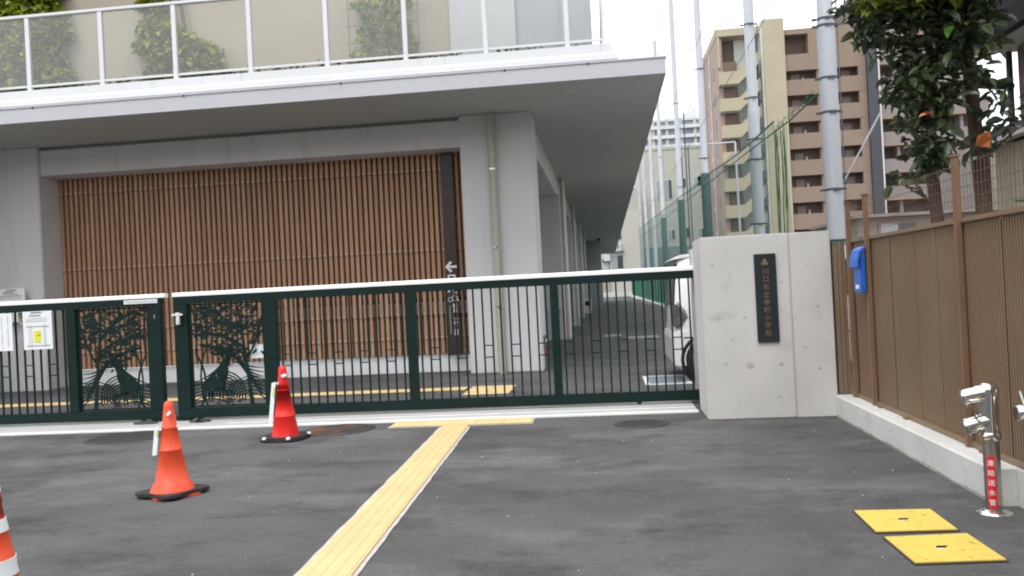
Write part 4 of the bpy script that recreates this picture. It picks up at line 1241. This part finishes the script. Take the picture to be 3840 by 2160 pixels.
# green padded fence and low kerb at the right of the drive
FG = thing('padded_fence', 'bright green padded fence along the right side of the drive', 'fence', (3.2, 60, 0))
yy = 24.0
padm = MB().box(0, .12, .06, 2.44, .22, 2.05).mesh('pad', M['fencegreen'])
while yy < 103:
    link('pad', padm, FG, (3.15, yy, 0))
    part('post', MB().tube([(3.13, yy, 0), (3.13, yy, 2.3)], .05, 6), M['fencedark'], FG)
    yy += 2.5
part('top_rail', MB().box(3.11, 3.2, 24, 104, 2.1, 2.16), M['fencedark'], FG)
struct('drive_kerb', MB().box(2.82, 3.3, 20, 104, 0, .17), M['kerb'])
struct('end_kerb', MB().box(-2.2, 3.3, 103.5, 104.2, 0, .55), M['kerb'])
sh = thing('rusty_box', 'small rusty brown cabinet against the green padded fence', 'cabinet', (3.0, 33, 0))
part('case', MB().box(2.86, 3.1, 32.2, 34.2, .17, 1.55), M['redcap'] if False else M['slatrail'], sh)
part('lid', MB().box(2.82, 3.12, 32.1, 34.3, 1.553, 1.62), M['meter'], sh)

# ---------------------------------------------------------------- buildings behind
def win(bld, x0, x1, y, z0, z1, fm=None):
    w = part('window', MB().box(x0 - .08, x1 + .08, y - .06, y - .002, z0 - .08, z1 + .08), fm or M['farwhite'], bld)
    part('glass', MB().box(x0, (x0 + x1) / 2 - .02, y - .075, y - .062, z0, z1), M['upper3'], w)
    part('glass', MB().box((x0 + x1) / 2 + .02, x1, y - .075, y - .062, z0, z1), M['windark'], w)
EB = thing('end_building', 'beige rendered building closing the far end of the drive', 'building', (0, 110, 0))
part('wall', MB().box(-8, 4.55, 108, 116, 0, 10.6), M['endwall'], EB)
part('parapet', MB().box(-8, 4.55, 108.2, 116, 10.61, 13.4), M['farbeige'], EB)
win(EB, 0.55, 2.3, 108, 7.15, 8.9)
win(EB, 0.9, 2.35, 108, 3.5, 5.15)
win(EB, -1.7, -1.0, 108, 2.1, 3.5)
part('door', MB().box(-.5, .35, 107.95, 107.998, 0.4, 2.6), M['cream'], EB)
part('step_edge', MB().box(-.7, 4.5, 107.7, 107.998, 0, .5), M['fargrey'], EB)
part('pipe', MB().tube([(.55, 107.9, 0.5), (.55, 107.9, 7)], .06, 6), M['fargrey'], EB)
part('lamp', MB().tube([(-.1, 107.8, 4.6), (-.1, 107.99, 4.6)], .2, 8), M['windark'], EB)
ac = thing('wall_unit', 'white air conditioner on the end building between two windows', 'air conditioner', (1.6, 107.7, 5.9), 'wall units on the end building')
part('case', MB().box(.7, 2.2, 107.55, 107.99, 5.75, 6.75), M['farwhite'], ac)
part('grille', MB().box(.95, 1.95, 107.53, 107.548, 6.0, 6.6), M['fargrey'], ac)
part('shelf', MB().box(.55, 2.5, 107.5, 107.99, 5.62, 5.74), M['fargrey'], ac)
ac = thing('wall_unit', 'white box unit low on the end building just past the soffit end', 'air conditioner', (-1, 107.7, 4.6), 'wall units on the end building')
part('case', MB().box(.15, 1.0, 107.6, 107.99, 3.6 + 1.0, 5.4), M['farwhite'], ac) if False else part('case', MB().box(-.1, .75, 107.6, 107.99, 4.55, 5.35), M['farwhite'], ac)
part('shelf', MB().box(-.05, .7, 107.6, 107.99, 4.45, 4.54), M['fargrey'], ac)

LB = thing('apartment_block', 'pale beige block with small dark windows behind the net', 'building', (9, 116, 0), 'apartment blocks in the distance')
part('wall', MB().box(5.2, 15.5, 115, 130, 0, 19.2), M['farbeige'], LB)
sc = 115 / 110
for (cx, z0, z1) in ((3.6, 12.6, 15.1), (5.4, 12.6, 15.1), (8.4, 14.0, 15.2), (12.6, 14.2, 15.3), (11.6, 14.2, 15.3), (3.9, 7.2, 8.4), (5.6, 7.2, 8.4), (8.7, 7.3, 8.6), (12.0, 7.2, 8.4), (13.2, 7.2, 8.4)):
    x_ = 5.2 + cx * .62
    win(LB, x_, x_ + .9, 115, z0, z1)
part('roof_band', MB().box(5.1, 15.6, 114.9, 130.1, 19.21, 19.6), M['farbeige'], LB)
part('lower_band', MB().box(5.15, 15.5, 114.7, 114.998, 0, 6.2), M['fargrey'], LB)

HB = thing('apartment_block', 'tall white block with stacked balconies farther behind the beige block', 'building', (22, 262, 0), 'apartment blocks in the distance')
part('wall', MB().box(8, 36, 262, 280, 0, 50.5), M['farwhite'], HB)
part('roof', MB().box(7.5, 36, 261, 280, 50.52, 51.3), M['farwhite'], HB)
for f in range(10):
    z = 22 + f * 2.9
    part('balcony', MB().box(9.5, 36, 260.4, 261.998, z, z + 1.0), M['farwhite'], HB)
    part('balcony_recess', MB().box(9.7, 35.8, 261.4, 261.995, z + 1.02, z + 2.85), M['fargrey'], HB)
    for q in range(6):
        part('divider', MB().box(12 + q * 4.2, 12.9 + q * 4.2, 260.9, 261.39, z + 1.01, z + 2.86), M['farbeige'], HB)
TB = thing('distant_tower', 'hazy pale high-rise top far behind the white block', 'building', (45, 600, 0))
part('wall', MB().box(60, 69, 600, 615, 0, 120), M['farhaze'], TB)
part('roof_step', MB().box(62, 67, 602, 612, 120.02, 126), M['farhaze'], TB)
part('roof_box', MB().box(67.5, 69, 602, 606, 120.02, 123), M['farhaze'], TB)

AP = thing('apartment_building', 'ten-storey tan apartment building with stair tower and balcony bands', 'building', (21, 98, 0), 'apartment blocks in the distance')
yF = 92.0
part('side_wall', MB().prism([(92.6, 0), (105, 0), (105, 27.3), (92.6, 27.3)], 'x', 13.05, 13.6), M['pink'], AP)
part('side_parapet', MB().box(13.0, 13.6, 92.6, 105, 27.31, 28.2), M['cream'], AP)
part('core', MB().box(13.62, 20.0, 96.5, 105, 0, 28.0), M['creamin'], AP)
part('cream_column', MB().box(17.75, 19.95, yF - .3, 96.4, 0, 28.6), M['cream'], AP)
part('column_corner', MB().box(17.55, 17.745, yF - .1, 96.4, 0, 28.5), M['creamin'], AP)
part('stair_roof', MB().box(13.1, 17.54, 92.3, 96.5, 27.32, 28.1), M['cream'], AP)
for f in range(10):
    zb = 21.95 - f * 2.82      # landing parapet bottom
    if zb < -1: break
    if f >= 0:
        part('landing_parapet', MB().prism([(13.08, zb), (15.0, zb), (17.2, zb + 2.05), (17.2, zb + 3.3), (15.0, zb + 1.35), (13.6, zb + 1.33), (13.08, zb + 1.33)], 'y', 91.25, 91.5), M['cream'], AP)
        part('landing_side', MB().box(13.082, 13.3, 91.502, 92.58, zb, zb + 1.32), M['cream'], AP)
        part('landing_slab', MB().box(13.302, 15.0, 91.502, 92.69, zb + .001, zb + .22), M['creamin'], AP)
        part('stair_flight', MB().prism([(15.0, zb), (17.2, zb + 2.05), (17.2, zb + 2.25), (15.0, zb + .2), (13.62, zb + .2), (13.62, zb)], 'y', 91.502, 94.2), M['creamin'], AP)
        part('landing_recess', MB().box(13.62, 15.1, 92.7, 96.4, zb + .3, zb + 2.7), M['windark'] if False else M['tanback'], AP)
        part('column_slot', MB().box(17.25, 17.54, 92.5, 96.4, zb + 1.2, zb + 2.6), M['fargrey'], AP)
part('stair_wall', MB().box(15.12, 17.24, 94.25, 96.4, 0, 27.3), M['creamin'], AP)
part('stair_corner', MB().box(13.12, 13.6, 92.9, 93.3, 0, 27.3), M['cream'], AP)
part('stair_corner', MB().box(13.1, 13.35, 92.36, 92.58, 24.0, 27.3), M['cream'], AP)
part('loggia_back', MB().box(13.62, 15.1, 94.5, 96.4, 24.8, 27.3), M['tanback'], AP)
for f in range(9):
    z = 23.5 - f * 2.82
    part('side_window', MB().box(12.98, 13.048, 95.3, 95.9, z, z + 1.2), M['fargrey'], AP)
    part('side_vent', MB().box(12.9, 13.048, 99.0, 99.25, z - .2, z + .35), M['farwhite'], AP)
part('side_pipe', MB().tube([(12.95, 98.2, 0), (12.95, 98.2, 27)], .06, 5), M['creamin'], AP)
# tan front
part('recess_wall', MB().box(20.0, 28.1, 93.6, 105, 0, 27.2), M['tanback'], AP)
part('front_top', MB().box(22.42, 28.1, yF, 93.58, 23.03, 27.4), M['tan'], AP)
part('front_top', MB().box(19.96, 22.417, yF, 93.58, 26.85, 27.4), M['tan'], AP)
part('front_top', MB().box(19.96, 22.417, yF, 93.58, 23.03, 24.75), M['tan'], AP)
part('loggia_side', MB().box(19.96, 20.05, yF, 93.58, 24.76, 26.84), M['tan'], AP)
for f in range(9):
    zt = 22.05 - f * 2.83
    zb = zt - 1.62
    if zt < 0: break
    part('balcony_front', MB().box(19.96, 28.1, yF, yF + .15, max(0, zb), zt), M['tan'], AP)
    part('floor_slab', MB().box(19.96, 28.1, yF + .152, 93.58, max(0, zb), zb + .25), M['tan'], AP)
    part('band_pier', MB().box(27.35, 28.1, yF + .02, yF + .5, zt + .002, zt + 1.19), M['tan'], AP)
    part('middle_pier', MB().box(23.2, 23.5, yF + .3, 93.58, zt + .002, zt + 1.19), M['tan'], AP)
    for q, xx in enumerate((20.8, 24.3, 26.0)):
        part('flat_door', MB().box(xx, xx + .9, 93.5, 93.597, zb + .3, zt + .95), M['door'], AP)
    part('meter_box', MB().box(24.2, 24.6, 93.3, 93.49, zt + .3, zt + .65), M['meter'], AP)
    part('meter_box', MB().box(21.9, 22.1, 93.3, 93.49, zt - .1, zt + .5), M['meter'], AP)
part('dark_column', MB().box(28.105, 29.15, yF - .5, 100, 0, 29.5), M['darkcol'], AP)
part('white_edge', MB().box(29.153, 29.3, yF - .6, 99, 0, 27.5), M['creamin'], AP)
part('wing_wall', MB().box(29.32, 40.0, 94, 108, 0, 33), M['tanback'], AP)
for f in range(11):
    zt = 32.9 - f * 2.83
    part('wing_band', MB().box(29.31, 40.1, yF, 93.99, zt - 1.35, zt), M['greybrown'], AP)
    part('slab_edge', MB().box(29.31, 40.1, yF - .03, 93.98, zt - 1.46, zt - 1.352), M['edge'], AP)
    for q in range(3):
        part('partition', MB().box(31.0 + q * 3.2, 31.3 + q * 3.2, 92.5, 93.99, zt - 2.83, zt - 1.47), M['greybrown'], AP)
part('wing_roof', MB().prism([(29.5, 33.05), (40, 33.05), (40, 37.5), (34, 37.5)], 'y', 93, 100), M['creamin'], AP)
part('podium_band', MB().box(20, 40, 90.5, 91.4, 0, 4.0), M['greybrown'], AP)

# low garden building seen under the tree
GH = thing('small_house', 'low grey-brown house with tiled sills seen between the trunks', 'house', (12, 30, 0))
part('wall', MB().box(9.2, 18, 32, 38, 0, 3.3), M['greybrown'], GH)
for (a, b, z0, z1) in ((10.0, 11.2, 2.45, 3.05), (12.2, 13.4, 2.45, 3.05), (14.2, 15.6, 2.45, 3.05), (10.0, 11.2, .8, 2.4), (12.2, 13.6, .8, 2.4)):
    win(GH, a, b, 32, z0, z1, M['tan'])
part('sill_row', MB().box(9.15, 18, 31.6, 31.998, 2.15, 2.28), M['edge'], GH)
part('roof_edge', MB().box(9.0, 18.2, 31.7, 38.2, 3.31, 3.42), M['greybrown'], GH)
part('side_block', MB().box(14.0, 20, 32.2, 38, 3.43, 6.1), M['greybrown'], GH)
for (a, b) in ((14.5, 15.5), (16.2, 17.2)):
    win(GH, a, b, 32.2, 4.5, 5.4, M['greybrown'])
for k in range(22):
    part('rail_bar', MB().box(13.9 + k * .22, 13.94 + k * .22, 31.3, 31.34, 3.43, 4.3), M['pole'], GH)
part('rail_top', MB().box(13.85, 18.6, 31.3, 31.35, 4.301, 4.35), M['edge'], GH)

# ---------------------------------------------------------------- houses across the road, mirrored in the balcony glass
OW = mat('opposite_wall', (0.42, 0.40, 0.36), 0.85)
OR = mat('opposite_roof', (0.17, 0.21, 0.17), 0.7)
for (xa, xb, h, d, lab) in ((-26, -15.5, 5.0, 9, 'pale house across the road facing the left end of the school'), (-14.5, -6.5, 5.4, 9, 'pale gabled house across the road facing the slat screen'),
                         (-5, 3.5, 4.8, 9, 'pale house across the road facing the gate pillar'), (5, 14, 5.2, 9, 'pale house across the road facing the brown fence')):
    oh = thing('opposite_house', lab, 'house', ((xa + xb) / 2, -10, 0), 'houses across the road')
    part('wall', MB().box(xa, xb, -18, -9, 0, h), OW, oh)
    part('roof', MB().prism([(-19, h + .01), (-8.3, h + .01), (-13.5, h + 2.4)], 'x', xa - .5, xb + .5), OR, oh)
    for q in range(3):
        for zz in (0.9, 3.2):
            x_ = xa + 1.0 + q * (xb - xa - 1.5) / 3
            part('window', MB().box(x_, x_ + 1.6, -8.998, -8.95, zz, zz + 1.3), M['windark'], oh)

# ---------------------------------------------------------------- neighbour house on the right
NH = thing('neighbour_house', 'brown house with dark eaves at the top right corner', 'house', (6.5, 9, 0))
part('wall', MB().box(5.9, 10, 2, 12.6, 0, 4.36), M['housewall'], NH)
part('eave_soffit', MB().box(5.31, 10, 1.6, 12.9, 4.37, 4.40), M['eave'], NH)
part('gutter', MB().prism([(5.16, 4.27), (5.30, 4.27), (5.30, 4.50), (5.12, 4.52)], 'y', 1.6, 13.0), M['gap'], NH)
part('roof', MB().prism([(5.303, 4.41), (10, 4.41), (10, 4.52), (5.303, 4.50)], 'y', 1.6, 12.95), M['roofdark'], NH)
part('upper_roof', MB().prism([(5.45, 5.02), (10, 4.98), (10, 6.5), (6.5, 6.3)], 'y', 13.0, 15.0), M['gap'], NH)
part('corner_pipe', MB().tube([(5.84, 12.72, 0), (5.84, 12.72, 4.34)], .045, 8), M['roofdark'], NH)
part('cross_bar', MB().tube([(5.84, 12.66, 3.83), (5.0, 12.5, 3.90)], .055, 8), M['roofdark'], NH)
AX = thing('annex', 'beige sided annex with a dark sloping roof edge behind the fence', 'shed', (5, 8, 0))
sd_ = MB()
yy = 3.0
while yy < 10.9:
    sd_.box(4.80, 4.83, yy + .006, yy + .086, 0, 2.74); yy += .092
part('siding', sd_, M['siding'], AX, kind='stuff')
part('inner_wall', MB().box(4.831, 5.6, 3.0, 11.0, 0, 2.74), M['siding'], AX)
part('roof_edge', MB().prism([(4.55, 2.80), (5.7, 2.80), (5.7, 3.05), (4.55, 2.88)], 'y', 2.8, 11.3), M['roofdark'], AX)
part('eave_face', MB().box(4.56, 4.70, 2.8, 11.2, 2.745, 2.797), M['eave'], AX)
part('downpipe', MB().tube([(4.76, 11.06, 0), (4.76, 11.06, 2.74)], .035, 8), M['roofdark'], AX)

# ---------------------------------------------------------------- trees over the fence
def leaf_cloud(blobs, n, seed):
    r = random.Random(seed); out = []
    tot = sum(b[3] * b[4] * b[5] for b in blobs)
    for (x, y, z, a, b, c) in blobs:
        k = int(n * (a * b * c) / tot)
        for _ in range(k):
            while True:
                u = [r.uniform(-1, 1) for _ in range(3)]
                d = sum(q * q for q in u)
                if d < 1 and (d > .25 or r.random() < .4): break
            out.append((x + u[0] * a, y + u[1] * b, z + u[2] * c))
    return out
leafm = MB()
_vs, _fs = leaf_shape(1.0, .46)
leafm.add(_vs, _fs)
LEAF = leafm.mesh('leaf', M['leaf'])
LEAFB = leafm.mesh('leaf', M['fresh'])
def add_tree(label, tx, ty, trunk, limbs, blobs, nfar, nsolo, seed, L=.115):
    t = thing('tree', label, 'tree', (tx, ty, 0), 'broadleaf trees over the brown fence')
    tk = part('trunk', MB().tube(trunk[0], trunk[1], 12), M['bark'], t)
    for pts, rs in limbs:
        part('limb', MB().tube(pts, rs, 8), M['bark'], t)
    pts = leaf_cloud(blobs, nfar, seed)
    cr = part('crown', leaves(pts, L, L * .46, 1.0, (.65, 1.2)), M['leaf'], t, kind='stuff')
    r = random.Random(seed + 1)
    cand = leaf_cloud(blobs, nsolo * 5, seed + 2)
    cand.sort(key=lambda p: p[1])
    for p in cand[:nsolo]:
        o = link('leaf', LEAF if r.random() < .93 else LEAFB, t, p)
        s = L * r.uniform(.8, 1.25)
        o.scale = (s, s, s)
        o.rotation_euler = (r.uniform(-.8, .8), r.uniform(-.2, 1.1), r.uniform(0, 2 * PI))
    return t
add_tree('broadleaf tree with the thicker dark trunk nearer the house', 3.20, 7.5,
         ([(3.22, 7.5, 0), (3.19, 7.5, 1.6), (3.14, 7.5, 2.6), (3.10, 7.5, 3.5), (3.05, 7.5, 4.6)], [.07, .062, .055, .045, .03]),
         [([(3.2, 7.5, 2.9), (2.95, 7.4, 3.2), (2.7, 7.3, 3.6)], [.025, .018, .01]), ([(3.18, 7.5, 3.4), (3.4, 7.45, 3.6)], [.02, .01]), ([(3.2, 7.5, 2.2), (3.45, 7.4, 2.45)], [.015, .008])],
         [(2.80, 7.3, 3.80, .62, .5, .48), (3.02, 7.3, 3.25, .28, .4, .30), (2.72, 7.2, 3.2, .32, .3, .34), (2.68, 7.3, 2.75, .26, .35, .28), (3.28, 7.3, 2.62, .15, .2, .20), (3.02, 7.3, 2.85, .16, .3, .16), (3.05, 7.3, 3.6, .22, .35, .3), (3.2, 7.3, 2.42, .15, .15, .14), (3.05, 7.3, 2.3, .16, .15, .10)], 1700, 200, 21, L=.14)
add_tree('slimmer brown-trunked broadleaf tree left of its neighbour', 2.86, 7.4,
         ([(2.83, 7.45, 0), (2.80, 7.45, 1.5), (2.76, 7.45, 2.2), (2.80, 7.45, 3.0), (2.75, 7.4, 3.6)], [.058, .055, .048, .035, .02]),
         [([(2.86, 7.45, 2.3), (2.6, 7.4, 2.7)], [.016, .008]), ([(2.84, 7.45, 2.5), (2.5, 7.35, 3.6), (2.35, 7.3, 4.0)], [.018, .01, .006])],
         [(2.58, 7.25, 2.85, .22, .25, .34), (2.66, 7.25, 2.40, .22, .25, .25), (2.32, 7.2, 3.30, .26, .25, .24), (2.22, 7.2, 3.52, .20, .25, .22), (2.50, 7.2, 3.9, .42, .3, .38), (2.52, 7.3, 2.05, .14, .2, .10), (2.72, 7.3, 2.22, .18, .2, .16)], 900, 100, 31, L=.14)
tops = leaf_cloud([(2.72, 6.95, 3.62, .5, .3, .30), (2.30, 6.95, 3.5, .22, .2, .2)], 420, 77)
sunny = leaves(tops, .13, .06, .8)
part('lit_foliage', sunny, leafmat('lit_leaf', (0.07, 0.10, 0.015), (0.18, 0.22, 0.03), (0.40, 0.38, 0.03), scale=4), [o for o in bpy.data.objects if o.name == 'tree'][0], kind='stuff')  # yellow-green crown top, the light on it put into the leaf colour
ol = MB()
ol.add([(2.93, 7.0, 2.26), (2.94, 6.97, 2.33), (2.99, 6.96, 2.35), (3.04, 6.98, 2.36), (3.05, 7.0, 2.30), (3.04, 7.01, 2.24), (2.98, 7.02, 2.25)], [(0, 1, 2, 6), (2, 3, 4, 6), (4, 5, 6)])
solo('orange_leaf', ol, M['leafor'], 'large orange leaf hanging in front of the thicker trunk', 'leaf', 'single orange leaves')
solo('orange_leaf', leaves([(2.57, 7.0, 2.55), (2.60, 7.0, 2.53)], .08, .05, .6, (1, 1)), M['leafor'], 'small orange leaves at the left edge of the tree crown', 'leaf', 'single orange leaves')
# bright plants at the right edge above the fence
bpn = thing('shrub', 'bright green shrub peeping over the brown fence at the right edge', 'shrub', (2.9, 5.6, 0))
part('stem', MB().tube([(3.0, 5.6, 0), (2.95, 5.6, 1.4), (2.8, 5.55, 2.0)], .02, 6), M['bark'], bpn)
part('stem', MB().tube([(2.95, 5.6, 1.3), (2.75, 5.6, 1.62)], .012, 6), M['bark'], bpn)
part('foliage', leaves(leaf_cloud([(2.72, 5.5, 1.68, .16, .2, .05), (2.86, 5.5, 1.86, .10, .12, .06), (2.85, 5.45, 2.14, .12, .12, .05)], 110, 5), .11, .05), M['fresh'], bpn, kind='stuff')
for k in range(14):
    o = link('leaf', LEAFB, bpn, (2.62 + random.random() * .28, 5.4, 1.64 + random.random() * .1)); o.scale = (.12,) * 3
    o.rotation_euler = (random.uniform(-.7, .7), random.uniform(-.2, .9), random.uniform(0, 6.28))
# gravel specks on the road
sp = MB()
for k in range(45):
    x, y = random.uniform(-4, 2), random.uniform(3.0, 8.4)
    s = random.uniform(.002, .006)
    sp.lathe([(s, .001), (s * .8, .001 + s)], x, y, 5)
solo('grit', sp, M['apron'], None, None, kind='stuff')
